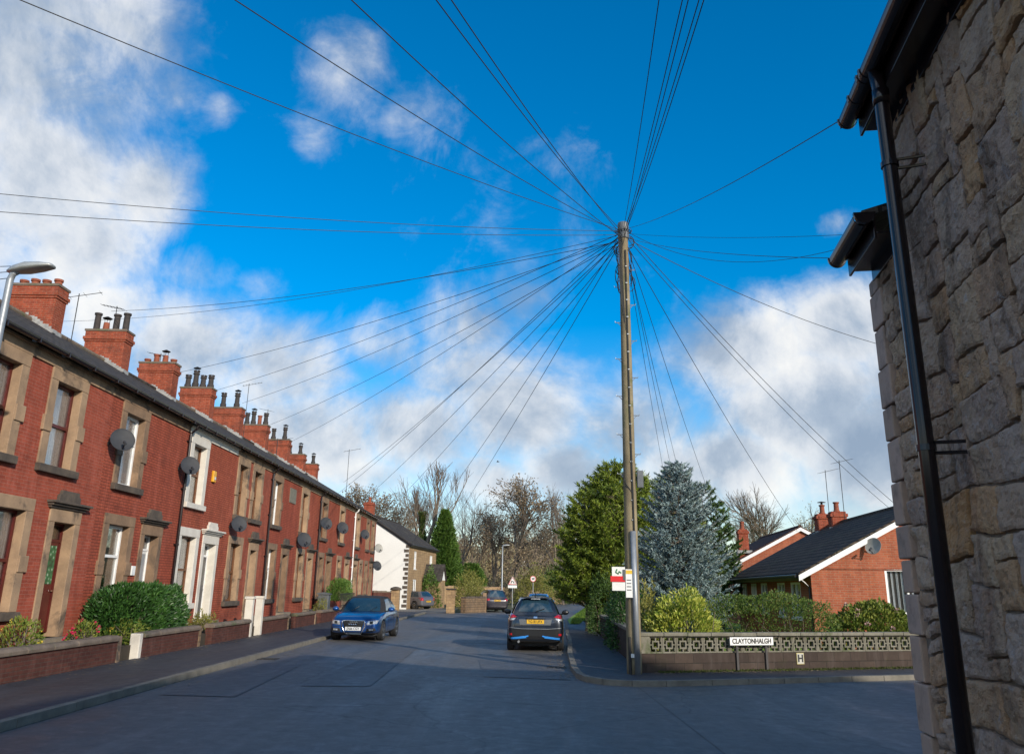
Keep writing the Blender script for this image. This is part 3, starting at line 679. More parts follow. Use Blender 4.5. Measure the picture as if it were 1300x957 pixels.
# unseen wing by the side street, added to cast shade on the screen wall
core.add([wf(s, o_, z) for z in (-.1, 6.2) for o_ in (-18, -9.0) for s in (-.3, 8)], [(0, 2, 3, 1), (4, 5, 7, 6), (0, 1, 5, 4), (2, 6, 7, 3), (0, 4, 6, 2), (1, 3, 7, 5)])
core.extr([wf(-.3, -9.0, 6.2), wf(8, -9.0, 6.2), wf(3.8, -9.0, 8.6)], -nW*9)
tm = NT('mortar_bed'); p = tm.pos()
M['mortar'] = tm.bsdf(tm.mix(tm.rng(tm.noise(p, 6, 5, .7), .3, .7), (.24, .18, .135), (.10, .08, .062)), .95, bump=tm.noise(p, 50, 4, .8), bstr=.6, bdist=.01)
wallo = core.build('wall', M['mortar'], st)
# stones: pack irregular rectangles on a fine lattice
tm = NT('rough_rubble_stone'); g = tm.n('ShaderNodeNewGeometry'); p = g.outputs['Position']; ri = g.outputs['Random Per Island']
c = tm.ramp(ri, [(0, (.36, .28, .24)), (.25, (.45, .35, .28)), (.45, (.50, .37, .25)), (.62, (.38, .29, .23)), (.74, (.48, .30, .16)), (.86, (.38, .34, .32)), (1, (.54, .30, .13))])
n1 = tm.noise(p, 3.2, 6, .7, .4); n2 = tm.noise(p, 14, 5, .75); n3 = tm.noise(p, 55, 4, .8)
c = tm.mix(tm.rng(n1, .52, .70, 0, .55), c, (.17, .125, .105))
c = tm.mix(tm.rng(n2, .52, .72, 0, .6), c, (.55, .42, .28))
mp = tm.n('ShaderNodeMapping'); mp.inputs['Scale'].default_value = (1, 1, .28); tm.l(p, mp.inputs[0])
c = tm.mix(tm.rng(tm.noise(mp.outputs[0], 2.2, 6, .7, .4), .53, .66, 0, .8), c, (.06, .055, .045))
c = tm.mix(tm.rng(n3, .54, .74, 0, .5), c, (.10, .075, .06)); c = tm.mix(tm.rng(tm.noise(p, 26, 5, .8), .60, .72, 0, .5), c, (.50, .44, .38)); c = tm.mix(.15, c, (.50, .26, .15)); c = tm.mix(tm.rng(tm.noise(p, 5.5, 6, .75, .8), .57, .68, 0, .55), c, (.42, .23, .11)); c = tm.mix(tm.rng(tm.noise(p, 7.5, 6, .75, .8), .57, .68, 0, .6), c, (.42, .40, .40))
pit = tm.n('ShaderNodeTexVoronoi'); pit.inputs['Scale'].default_value = 34; tm.l(p, pit.inputs['Vector'])
hh = tm.math('ADD', tm.math('ADD', tm.math('MULTIPLY', n3, .5), tm.math('MULTIPLY', n2, 1.0)), tm.math('MULTIPLY', tm.rng(pit.outputs[0], 0, .35, -1, 0), tm.rng(n1, .4, .6, 0, .5)))
M['rubblestone'] = tm.bsdf(c, .9, bump=hh, bstr=1.0, bdist=.03, spec=.3)
def pack(nx, nz, seed, big):
    rr = random.Random(seed); used = [[0]*nx for _ in range(nz)]; out = []
    for j in range(nz):
        for i in range(nx):
            if used[j][i]: continue
            w_, h_ = rr.choices([(2, 1), (3, 2), (2, 2), (4, 2), (3, 3), (5, 3), (4, 3), (1, 1), (3, 1), (5, 4), (2, 3)], [5, 6, 5, 5, 2.5*big, 1.6*big, 2.5*big, 2, 3, 1.0*big, 2])[0]
            while w_ > 1 and (i+w_ > nx or any(used[j][i+k] for k in range(w_))): w_ -= 1
            while h_ > 1 and (j+h_ > nz or any(used[j+q][i+k] for q in range(h_) for k in range(w_))): h_ -= 1
            for q in range(h_):
                for k in range(w_): used[j+q][i+k] = 1
            out.append((i, j, w_, h_))
    return out
def stones(mb, s0, s1, z0, z1, cell, seed, big=1., proud=.02, gap=.013):
    nx = max(1, round((s1-s0)/cell)); nz = max(1, round((z1-z0)/(cell*.88))); cx, cz = (s1-s0)/nx, (z1-z0)/nz
    rr = random.Random(seed)
    def warp(s, z):
        # lattice distortion keeps neighbours parallel and never straight
        if s <= s0+1e-4 or s >= s1-1e-4: ds = 0
        else: ds = noise.noise(Vector((s*2.1, z*2.3, seed)))*.05
        dz = 0 if (z <= z0+1e-4) else noise.noise(Vector((s*1.7, z*1.9, seed+9)))*.06
        return s+ds, z+dz
    for (i, j, w_, h_) in pack(nx, nz, seed, big):
        a, b, c_, d_ = s0+i*cx+gap/2, s0+(i+w_)*cx-gap/2, z0+j*cz+gap/2, z0+(j+h_)*cz-gap/2
        pr = proud+rr.uniform(-.014, .008); nu = max(6, int((b-a)/.020)+2); nv = max(6, int((d_-c_)/.020)+2); eu, ev = .004/(b-a), .004/(d_-c_)
        UU = [0]+[eu+(1-2*eu)*q/(nu-2) for q in range(nu-1)]+[1]; VV = [0]+[ev+(1-2*ev)*q/(nv-2) for q in range(nv-1)]+[1]; sd = rr.random()*100
        tx, tz = rr.uniform(-.012, .012), rr.uniform(-.03, .03); rad = rr.uniform(.008, .028)
        vs = []; fs = []
        for v in range(nv+1):
            for u in range(nu+1):
                uu, vv = UU[u], VV[v]; s = a+(b-a)*uu; z = c_+(d_-c_)*vv
                # rounded corners
                ex, ez = min(s-a, b-s), min(z-c_, d_-z)
                if ex < rad and ez < rad:
                    q = Vector((rad-ex, rad-ez)); L = q.length
                    if L > rad:
                        q *= rad/L; s = a+rad-q.x if s-a < b-s else b-rad+q.x; z = c_+rad-q.y if z-c_ < d_-z else d_-rad+q.y
                e = min(ex, ez)
                f = (.62+.38*min(1, e/.03)**.6) if e > .001 else 0
                s2, z2 = warp(s, z); z2 = min(z2, z1-.004)
                j1 = noise.noise(Vector((s2*14, z2*14, sd)))*.010
                ro = noise.fractal(Vector((s2*7, z2*7, sd)), 1., 2.0, 6)*.022+abs(noise.noise(Vector((s2*16, z2*16, sd))))*-.022+noise.noise(Vector((s2*40, z2*40, sd)))*.007
                o_ = -.035+f*(.035+pr+tx*(uu-.5)+tz*(vv-.5)+ro)
                vs.append(wf(s2+j1, o_, z2+j1)); 
        for v in range(nv):
            for u in range(nu): k = v*(nu+1)+u; fs.append((k, k+1, k+nu+2, k+nu+1))
        mb.add(vs, fs)
ms = MB()
stones(ms, .30, 1.02, -.05, 4.50, .125, 5, .25)
stones(ms, 1.02, 4.9, -.05, 5.52, .165, 11, 1.0)
so = ms.build('facing_stones', M['rubblestone'], wallo, smooth=False)
q = MB(); zz = -.05; i = 0   # dressed quoins turning the far corner
rq = random.Random(4)
while zz < 4.44:
    h_ = rq.uniform(.24, .38); h_ = min(h_, 4.5-zz); ln = .30 if i % 2 else .22; ln2 = .22 if i % 2 else .34; dp = rq.uniform(.0, .012)
    vs = [wf(s, o_, z) for z in (zz+.006, zz+h_-.006) for (s, o_) in ((-.03-dp, -ln2), (-.03-dp, .02+dp), (ln, .02+dp), (ln, -.06), (.06, -.06), (.06, -ln2))]
    q.add(vs, [(5, 4, 3, 2, 1, 0), (6, 7, 8, 9, 10, 11)]+[(k, (k+1) % 6, 6+(k+1) % 6, 6+k) for k in range(6)]); zz += h_; i += 1
tq = NT('dressed_quoin'); g = tq.n('ShaderNodeNewGeometry'); p = g.outputs['Position']
cq = tq.ramp(g.outputs['Random Per Island'], [(0, (.38, .27, .21)), (.5, (.46, .33, .265)), (1, (.42, .275, .19))])
nq = tq.noise(p, 20, 6, .75); cq = tq.mix(tq.rng(tq.noise(p, 4, 5, .7), .5, .7, 0, .6), cq, (.13, .105, .09))
M['quoin'] = tq.bsdf(cq, .9, bump=nq, bstr=.7, bdist=.015, spec=.3)
bevel(q.build('quoin', M['quoin'], wallo), .014, 3)
# end wall faces the side street: simple coursed stone skin
ew = MB()
ew.add([wf(-.005, -.24, -.1), wf(-.005, -9, -.1), wf(-.005, -9, 4.5), wf(-.005, -.24, 4.5)], [(0, 1, 2, 3)])
ew.add([wf(.97, -.02, 4.3), wf(.97, -9, 4.3), wf(.97, -9, 5.5), wf(.97, -4.5, 8.4), wf(.97, -.02, 5.5)], [(0, 1, 2, 3, 4)])
ew.build('end_wall', M['rubble'], wallo)
rf = MB()
def slab(mb, pts, th): mb.extr(pts, (0, 0, th))
slab(rf, [wf(.80, .34, 5.62), wf(26, .34, 5.62), wf(26, -4.5, 8.62), wf(.80, -4.5, 8.62)], .08)
slab(rf, [wf(.80, -9.3, 5.62), wf(26, -9.3, 5.62), wf(26, -4.5, 8.62), wf(.80, -4.5, 8.62)], .08)
slab(rf, [wf(-.02, .30, 4.70), wf(.99, .30, 4.70), wf(.99, -4.0, 5.95), wf(-.02, -4.0, 5.95)], .06)
slab(rf, [wf(-.55, -9, 6.2), wf(-.55, -18.2, 6.2), wf(3.8, -18.2, 8.8), wf(3.8, -9, 8.8)], .08)  # roof of the unseen wing added for its shade
slab(rf, [wf(8.2, -9, 6.2), wf(8.2, -18.2, 6.2), wf(3.8, -18.2, 8.8), wf(3.8, -9, 8.8)], .08)
rfo = rf.build('roof', M['slate'], st)
def eaves(sA, sB, z, nm='gutter'):
    f = MB()
    def bx(s0, s1, o0, o1, z0, z1): f.add([wf(s, o_, zz) for zz in (z0, z1) for o_ in (o0, o1) for s in (s0, s1)], [(0, 2, 3, 1), (4, 5, 7, 6), (0, 1, 5, 4), (2, 6, 7, 3), (0, 4, 6, 2), (1, 3, 7, 5)])
    bx(sA+.06, sB, .0, .20, z-.02, z+.0)      # soffit
    bx(sA+.05, sB, .20, .222, z-.06, z+.15)   # fascia
    bx(sA+.06, sB, .0, .03, z-.12, z-.021)     # wall board
    bevel(f.build('fascia', M['gutter'], rfo), .004)
    g = MB(); pr = []
    n = 12; r_ = .075; oc = .222+r_
    for k in range(n+1): an = math.pi*k/n; pr.append((oc+r_*math.cos(an), z+.13-r_*1.1*math.sin(an)))
    ins = [(oc+(r_-.006)*math.cos(math.pi*k/n), z+.13-(r_-.006)*1.1*math.sin(math.pi*k/n)) for k in range(n, -1, -1)]
    poly = pr+ins; N = len(poly)
    vs = [wf(sA, a, b) for a, b in poly]+[wf(sB, a, b) for a, b in poly]
    g.add(vs, [(k, (k+1) % N, N+(k+1) % N, N+k) for k in range(N)])
    cap = [(oc+(r_+.008)*math.cos(math.pi*k/n), z+.135-(r_+.008)*1.1*math.sin(math.pi*k/n)) for k in range(n+1)]
    def ring(s0, s1, rr_):
        cp = [(oc+rr_*math.cos(math.pi*k/n), z+.137-rr_*1.1*math.sin(math.pi*k/n)) for k in range(n+1)]; m_ = len(cp)
        g.add([wf(s0, a, b) for a, b in cp]+[wf(s1, a, b) for a, b in cp], [tuple(range(m_)), tuple(range(2*m_-1, m_-1, -1))]+[(k, k+1, m_+k+1, m_+k) for k in range(m_-1)]+[(0, m_, 2*m_-1, m_-1)])
    ring(sA-.006, sA+.02, r_+.008)
    for s in ([sA+.34, sA+.62, sA+.70] if sB-sA > 2 else [sA+.95]): ring(s, s+.035, r_+.010)
    s = sA+1.6
    while s < sB: ring(s, s+.03, r_+.010); s += .9
    g.build('gutter', M['gutter'], st, smooth=False)
eaves(.87, 26, 5.53); eaves(.07, .98, 4.58)
# downpipe
pp = MB(); o_ = .262; s_ = 1.67
pp.tube([wf(s_, .285, 5.60), wf(s_, o_, 5.40), wf(s_, o_, 3.0), wf(s_, o_, .05)], .052, 20)
for z in (5.36, ): pp.tube([wf(s_, o_, z-.06), wf(s_, o_, z+.06)], .060, 20)
dpipe = pp.build('downpipe', M['gutter'], st, smooth=False)
for p_ in dpipe.data.polygons: p_.use_smooth = len(p_.vertices) == 4
for z in (4.80, 2.72, .8):
    br = MB()
    br.tube([wf(s_, o_, z-.02), wf(s_, o_, z+.02)], .062, 20)
    for dz in (-.035, .035): br.tube([wf(s_-.0, o_-.02, z+dz), wf(s_+.03, .09, z+dz), wf(s_+.05, .03, z+dz)], .012, 6)
    br.build('pipe_bracket', M['gutter'], dpipe)

# ------------------------------------------------------------------ frames for oblique houses
def oblique(o, deg):
    a = math.radians(deg); v = Vector((math.sin(a), math.cos(a), 0)); u = Vector((math.cos(a), -math.sin(a), 0)); O = Vector(o)
    return lambda x, y, z: O+u*x+v*y+Vector((0, 0, z))
def upvc_window(par, fr, x0, x1, z0, z1, y=0, face='gable', bars=1, shade='net', nm='window', col='upvc'):
    """window on the gable (plane y) or the side (plane x=y) of an oblique house"""
    T = (lambda a, d, z: fr(a, y-d, z)) if face == 'gable' else (lambda a, d, z: fr(y-d, a, z))
    m = MB(); w_ = .07
    def b(a0, a1, d0, d1, c0, c1, mm): mm.box(a0, a1, d0, d1, c0, c1, T)
    b(x0, x1, -.06, .03, z0, z0+w_, m); b(x0, x1, -.06, .03, z1-w_, z1, m); b(x0, x0+w_, -.06, .029, z0+w_, z1-w_, m); b(x1-w_, x1, -.06, .029, z0+w_, z1-w_, m)
    for k in range(1, bars+1): xm = x0+(x1-x0)*k/(bars+1); b(xm-.03, xm+.03, -.05, .025, z0+w_, z1-w_, m)
    wo = m.build(nm, M[col], par)
    g = MB(); b(x0+w_, x1-w_, -.02, -.01, z0+w_, z1-w_, g); g.build('pane', M['glass'], wo)
    s = MB(); n = 16
    for k in range(n):
        if shade == 'blinds' and k % 2: continue
        a0 = x0+w_+(x1-x0-2*w_)*k/n; a1 = x0+w_+(x1-x0-2*w_)*(k+(.9 if shade == 'blinds' else 1))/n; dd = .008*(k % 3)
        b(a0, a1, -.10-dd, -.095-dd, z0+w_, z1-w_, s)
    s.build('blind', M['net'], wo)
    k_ = MB(); b(x0-.05, x1+.05, -.06, .09, z0-.06, z0-.002, k_); k_.build('sill', M['upvc'], wo)
    k_ = MB(); b(x0+.01, x1-.01, -.145, -.13, z0+.01, z1-.01, k_); k_.build('room_dark_board', M['curtain'], wo)  # dark backing painted for the room's dimness
    return wo
def cut_wall(fr, x0, x1, z0, z1, th, holes, plane, face, mb, top=None):
    """wall in an oblique frame with window openings; top(x) gives the upper edge"""
    xs = sorted({x0, x1, *[h[0] for h in holes], *[h[1] for h in holes]}); zs = sorted({z0, z1, *[h[2] for h in holes], *[h[3] for h in holes]})
    T = (lambda a, d, z: fr(a, plane+d, z)) if face == 'gable' else (lambda a, d, z: fr(plane+d, a, z))
    def hl(i, j):
        if i < 0 or j < 0 or i >= len(xs)-1 or j >= len(zs)-1: return None
        return any(h[0] < (xs[i]+xs[i+1])/2 < h[1] and h[2] < (zs[j]+zs[j+1])/2 < h[3] for h in holes)
    for i in range(len(xs)-1):
        for j in range(len(zs)-1):
            if hl(i, j): continue
            a, b, c, d = xs[i], xs[i+1], zs[j], zs[j+1]
            mb.quad(T(a, 0, c), T(b, 0, c), T(b, 0, d), T(a, 0, d)); mb.quad(T(a, th, c), T(a, th, d), T(b, th, d), T(b, th, c))
            for di, dj, e in ((-1, 0, (a, c, a, d)), (1, 0, (b, c, b, d)), (0, -1, (a, c, b, c)), (0, 1, (a, d, b, d))):
                if hl(i+di, j+dj) is not False: mb.quad(T(e[0], 0, e[1]), T(e[2], 0, e[3]), T(e[2], th, e[3]), T(e[0], th, e[1]))
def gable_house(t_, fr, w, L, ez, rz, wallm, roofm, gholes=(), sholes=(), over=.35, verge=.12, board='upvc', gablem=None):
    m = MB()
    cut_wall(fr, 0, w, -.1, ez-.02, .2, gholes, 0, 'gable', m)
    m.extr([fr(0, 0, ez-.02), fr(w, 0, ez-.02), fr(w/2, 0, rz-.06)], fr(0, .2, 0)-fr(0, 0, 0))
    if gablem: g = m.build('gable_wall', M[gablem], t_); m = MB()
    cut_wall(fr, .202, L-.002, -.1, ez-.02, .2, sholes, 0, 'side', m)
    m.add([fr(x, y, z) for z in (-.1, ez-.02) for x in (w-.2, w) for y in (.202, L)], [(0, 2, 3, 1), (4, 5, 7, 6), (0, 1, 5, 4), (2, 6, 7, 3), (0, 4, 6, 2), (1, 3, 7, 5)])
    m.extr([fr(0, L-.2, -.1), fr(w-.21, L-.2, -.1), fr(w-.21, L-.2, ez-.02), fr(w/2, L-.2, rz-.06), fr(0, L-.2, ez-.02)], fr(0, .2, 0)-fr(0, 0, 0))
    wl = m.build('wall', M[wallm], t_)
    sl = (rz-ez)/(w/2); dz = over*sl; r = MB()
    for sgn in (0, 1):
        X = (lambda x: w-x) if sgn else (lambda x: x)
        r.extr([fr(X(-over), -verge, ez-dz), fr(X(-over), L+verge, ez-dz), fr(X(w/2), L+verge, rz), fr(X(w/2), -verge, rz)], (0, 0, .10))
    ro = r.build('roof', M[roofm], t_)
    rt_ = MB(); n = int((L+2*verge)/.45)
    for k in range(n): a = -verge+(L+2*verge)*k/n; rt_.tube([fr(w/2, a, rz+.08), fr(w/2, a+.43, rz+.08)], .10, 8)
    rt_.build('ridge_tiles', M[roofm], ro)
    bb = MB()
    for X in ((lambda x: x), (lambda x: w-x)):
        bb.extr([fr(X(-over), -verge-.03, ez-dz-.16), fr(X(-over), -verge-.03, ez-dz+.03), fr(X(w/2), -verge-.03, rz+.03), fr(X(w/2), -verge-.03, rz-.16)], fr(0, .025, 0)-fr(0, 0, 0))
    bb.build('bargeboard', M[board], ro)
    gg = MB()
    gg.tube([fr(-over-.06, -.05, ez-dz), fr(-over-.06, L+.05, ez-dz)], .06, 8)
    gg.box(-over+.01, -over+.03, 0, L, ez-dz-.14, ez-dz+.02, fr); gg.build('gutter', M['black'], t_)
    return wl, ro
# near bungalow
t_ = thing('bungalow', 'orange brick bungalow with dark tiled roof and white window in its sunlit gable', 'bungalow', (10.15, 28.4, 0))
fb = oblique((10.05, 28.4, 0), 5.6)
gh = [(2.38, 3.75, 1.14, 2.56)]
sh = [(1.55, 3.0, .9, 2.12), (4.0, 5.3, .9, 2.12), (7.3, 8.6, .9, 2.12), (9.6, 10.9, .9, 2.12), (12.0, 13.2, .9, 2.12)]
bw, bro = gable_house(t_, fb, 8.6, 14.3, 2.52, 4.82, 'brick_bung', 'tile', gh, sh, over=.42)
upvc_window(t_, fb, *gh[0], y=.03, face='gable', bars=1, shade='blinds')
for k, s in enumerate(sh): upvc_window(t_, fb, *s, y=.03, face='side', bars=1 if k != 3 else 2)
MB().tube([fb(-.42, .12, 2.28), fb(-.2, .12, 2.1), fb(-.05, .12, 1.95), fb(-.05, .12, 0)], .035, 8).build('downpipe', M['black'], t_)
def small_chimney(t_, fr, x, y, z0, z1, w=.62, d=.62, pot='pot_red', cowl=False, ph=.45):
    c = MB(); c.box(x-w/2, x+w/2, y-d/2, y+d/2, z0, z1-.25, fr); c.box(x-w/2-.05, x+w/2+.05, y-d/2-.05, y+d/2+.05, z1-.25, z1-.10, fr)
    c.box(x-w/2+.02, x+w/2-.02, y-d/2+.02, y+d/2-.02, z1-.10, z1, fr)
    ch = bevel(c.build('chimney', M['brick_chim'], t_), .015)
    q = fr(x, y, z1); pt = MB().lathe([(.15, 0), (.15, .05), (.12, .08), (.11, ph-.08), (.145, ph-.06), (.145, ph), (.1, ph), (.1, ph-.2)], q, n=14).build('chimney_pot', M[pot], ch)
    if cowl: MB().lathe([(.06, ph), (.05, ph+.10), (.2, ph+.11), (.2, ph+.13), (.03, ph+.17)], q, n=14).build('cowl', M['blackm'], pt)
    f = MB(); f.box(x-w/2-.14, x+w/2+.14, y-d/2-.16, y-d/2-.005, z0+.36, z0+.52, fr); f.box(x-w/2-.16, x-w/2-.005, y-d/2, y+d/2+.1, z0+.25, z0+.44, fr)
    f.build('flashing', M['lead'], ch)
small_chimney(t_, fb, 4.05, 13.1, 4.1, 5.45, .70, .62, cowl=True)
small_chimney(t_, fb, 4.2, 11.2, 4.15, 5.40, .70, .62, pot='pot_red')
def xaerial(q, h_, lab, grp='bungalow aerials'):
    return aerial(q.x, q.y, q.z, h_, lab, n=5, ang=.3, grp=grp)
xaerial(fb(4.15, 12.3, 4.7), 2.8, 'left thin aerial between the two bungalow chimneys')
xaerial(fb(4.3, 10.4, 4.7), 3.0, 'right thin aerial beside the second bungalow chimney')
q = fb(2.0, -.32, 3.28); dish(q.x, q.y, q.z, .27, 'white satellite dish on the sunlit bungalow gable', 'pale_dish', face=(-.75, -.62, .25), wall=(.05, .30, 0), grp='bungalow satellite dishes')
# second bungalow behind
t2 = thing('bungalow', 'red brick bungalow with white bargeboards seen behind the spruce', 'bungalow', (13, 48, 0))
f2 = oblique((12.9, 48, 0), 5.6)
gable_house(t2, f2, 7.2, 11, 3.35, 5.25, 'brick_bung', 'tile_red', over=.35)
small_chimney(t2, f2, .55, .9, 3.5, 5.2, .55, .55)
# white gabled stone house past the terrace
t3 = thing('stone_cottage', 'stone cottage with a white rendered gable at the end of the terrace', 'cottage', (-8.26, 70, 0))
f3 = oblique((-8.26, 70, 0), 6.0)
fr3 = lambda x, y, z: f3(-x, y, z)
sh3 = [(2.3, 3.2, 3.15, 4.6), (9.1, 10.3, 3.2, 4.5), (2.2, 3.5, .6, 2.3)]
gable_house(t3, fr3, 7.4, 12.2, 5.15, 7.45, 'coursed', 'slate', (), sh3, over=.2, verge=.05, board='black', gablem='render')
for k, s in enumerate(sh3): upvc_window(t3, fr3, *s, y=.05, face='side', bars=1 if k != 1 else 2, col='upvc')
qn = MB(); z = .1; i = 0
while z < 4.9: qn.box(-.03, .22 if i % 2 else .36, -.03, .03, z, z+.24, fr3); z += .36; i += 1
qn.build('quoins', M['stone_dark'], t3)
m = MB(); m.box(-1.6, -.002, 6.4, 8.6, -.1, 2.3, fr3); pw = m.build('porch', M['coursed'], t3)
m = MB(); m.extr([fr3(-1.75, 6.2, 2.2), fr3(-1.75, 7.5, 3.6), fr3(.0, 7.5, 3.6), fr3(.0, 6.2, 2.2)], (0, 0, .09)); m.extr([fr3(-1.75, 8.8, 2.2), fr3(-1.75, 7.5, 3.6), fr3(0, 7.5, 3.6), fr3(0, 8.8, 2.2)], (0, 0, .09)); m.build('porch_roof', M['slate'], pw)
m = MB(); m.extr([fr3(-1.6, 6.4, 2.3), fr3(-1.6, 7.5, 3.5), fr3(-1.6, 8.6, 2.3)], fr3(.1, 0, 0)-fr3(0, 0, 0)); m.build('porch_gable', M['render'], pw)
small_chimney(t3, fr3, 3.7, .6, 6.7, 8.5, .8, .7)
# a second, farther house glimpsed in the wood
t4 = thing('far_house', 'tiny white gabled house glimpsed in the brown wood', 'house', (2, 150, 0))
f4 = oblique((-1.0, 150, 0), 10)
gable_house(t4, f4, 7, 9, 4.2, 6.4, 'render', 'tile_red', [(2.5, 4, 1.5, 2.8)], ())

# ------------------------------------------------------------------ screen block wall of the corner garden
A0, A1 = Vector((2.97, 19.40, 0)), Vector((10.4, 21.82, 0)); dA = (A1-A0).normalized(); nA = Vector((dA.y, -dA.x, 0)); LA = (A1-A0).length
fa = lambda x, y, z: A0+dA*x-nA*y+Vector((0, 0, z))      # y grows into the garden
bwall = thing('screen_block_wall', 'low garden wall of dark blockwork topped with pierced square screen blocks', 'garden wall', tuple(A0))
MB().box(0, LA, 0, .22, -.02, .43, fa).build('base_courses', M['wallbase'], bwall)
scr = MB(); ns = 22; x0 = .22; tw = (LA-x0)/ns
for k in range(ns):
    a = x0+tw*k+.004; b = x0+tw*(k+1)-.004; zb, zt = .434, .79; y0, y1 = .06, .15
    e = .030
    def bx(p, q, r_, s_, yy0=y0, yy1=y1): scr.box(p, q, yy0, yy1, r_, s_, fa)
    bx(a, b, zb, zb+e); bx(a, b, zt-e, zt); bx(a, a+e, zb+e, zt-e); bx(b-e, b, zb+e, zt-e)
    cx_, cz_ = (a+b)/2, (zb+zt)/2; h_ = .088; i_ = .056
    bx(cx_-h_, cx_+h_, cz_-h_, cz_-i_, y0+.003, y1-.003); bx(cx_-h_, cx_+h_, cz_+i_, cz_+h_, y0+.003, y1-.003); bx(cx_-h_, cx_-i_, cz_-i_, cz_+i_, y0+.003, y1-.003); bx(cx_+i_, cx_+h_, cz_-i_, cz_+i_, y0+.003, y1-.003)
    bx(cx_-.014, cx_+.014, zb+e, cz_-h_, y0+.006, y1-.006); bx(cx_-.014, cx_+.014, cz_+h_, zt-e, y0+.006, y1-.006)
    bx(a+e, cx_-h_, cz_-.014, cz_+.014, y0+.006, y1-.006); bx(cx_+h_, b-e, cz_-.014, cz_+.014, y0+.006, y1-.006)
    for sx in (-1, 1):
        for sz in (-1, 1):   # little corner returns
            X = cx_+sx*.122; Z = cz_+sz*.122; bx(min(X, X+sx*.016), max(X, X+sx*.016), cz_+sz*.06 if sz > 0 else cz_-.138, cz_+.138 if sz > 0 else cz_-.06, y0+.009, y1-.009)
scr.build('screen_blocks', M['concrete'], bwall)
cp = MB(); n = 13
for k in range(n): a = -.04+(LA+.04)*k/n; dz = rnd.uniform(-.004, .004); cp.box(a, -.04+(LA+.04)*(k+1)/n-.008, -.03, .25, .794+dz, .872+dz, fa)
bevel(cp.build('coping', M['concrete'], bwall), .015)
bevel(MB().box(-.02, .215, -.012, .235, .434, .79, fa).build('corner_pier', M['concrete'], bwall), .01)
# side wall running away from the corner
B0, B1 = Vector((3.02, 19.66, 0)), Vector((3.62, 34.0, 0)); dB = (B1-B0).normalized(); nB = Vector((-dB.y, dB.x, 0))
f_b = lambda x, y, z: B0+dB*x-nB*y+Vector((0, 0, z))
sw = thing('side_garden_wall', 'dark stone garden wall running away beside the right footway', 'garden wall', tuple(B0))
MB().box(.02, 14.3, .0, .24, -.02, .74, f_b).build('stonework', M['wallbase'], sw)
cp = MB()
for k in range(16): a = .02+14.3*k/16; cp.box(a, a+14.3/16-.01, -.03, .27, .742, .83+rnd.uniform(-.004, .004), f_b)
bevel(cp.build('coping', M['concrete'], sw), .015)
# moss at the foot of the wall
mb = MB(); rm = random.Random(8)
for i in range(2600):
    x = rm.uniform(.4, LA); d = abs(rm.gauss(0, .10)); h_ = rm.uniform(.015, .06)*max(.2, 1-d*3); q = fa(x, -d, .047); a = rm.uniform(0, 6.28); s = rm.uniform(.012, .03)
    mb.add([q+Vector((math.cos(a)*s, math.sin(a)*s, 0)), q+Vector((-math.cos(a)*s, -math.sin(a)*s, 0)), q+Vector((rm.uniform(-.02, .02), rm.uniform(-.02, .02), h_))], [(0, 1, 2)])
o = mb.build('moss', M['moss'], fix=False); tag(o, 'mossy weeds along the foot of the pierced garden wall', 'moss', kind='stuff')

# lettering
def text(body, size, m, name='lettering', ext=.004, sx=1.0, bold=.0, par=None):
    c = bpy.data.curves.new(name, 'FONT'); c.body = body; c.size = size; c.align_x = 'CENTER'; c.align_y = 'CENTER'; c.extrude = ext; c.offset = bold
    o = bpy.data.objects.new(name, c); COL.objects.link(o); bpy.context.view_layer.update()
    me = bpy.data.meshes.new_from_object(o.evaluated_get(bpy.context.evaluated_depsgraph_get())); bpy.data.objects.remove(o)
    for v in me.vertices: v.co.x *= sx
    me.materials.clear(); o = link(name, me, M[m], par); return o
def orient(o, p, xd, yd=(0, 0, 1)):
    xd = Vector(xd).normalized(); yd = Vector(yd).normalized(); zd = xd.cross(yd)
    org = ORG.get(o.parent.name, Vector((0, 0, 0))) if o.parent else Vector((0, 0, 0))
    p = Vector(p)-org
    o.matrix_local = Matrix(((xd.x, yd.x, zd.x, p.x), (xd.y, yd.y, zd.y, p.y), (xd.z, yd.z, zd.z, p.z), (0, 0, 0, 1)))
xs = 2.22
sg = thing('street_name_sign', 'white street name plate reading CLAYTONHALGH on two dark posts', 'street sign', tuple(fa(xs, -.1, 0)))
bevel(MB().box(xs, xs+1.16, -.075, -.055, .60, .775, fa).build('plate', M['signwhite'], sg), .006)
MB().box(xs-.012, xs+1.172, -.07, -.05, .588, .599, fa).box(xs-.012, xs+1.172, -.07, -.05, .776, .787, fa).build('plate_edge', M['ink'], sg)
for d in (.17, .95): MB().box(xs+d, xs+d+.055, -.05, -.01, 0, .7, fa).build('post', M['postdark'], sg)
o = text('CLAYTONHALGH', .155, 'ink', sx=.84, bold=.003, par=sg); orient(o, fa(xs+.58, -.079, .687), dA)
hs_ = thing('hydrant_sign', 'small square sign with a black letter H on the dark wall', 'hydrant sign', tuple(fa(4.14, -.02, 0)))
MB().box(4.03, 4.23, -.02, -.003, .17, .42, fa).build('plate', M['hyd'], hs_)
MB().box(4.042, 4.218, -.024, -.02, .182, .408, fa).build('panel', M['hydw'], hs_)
o = text('H', .22, 'ink', bold=.006, par=hs_); orient(o, fa(4.13, -.028, .292), dA)

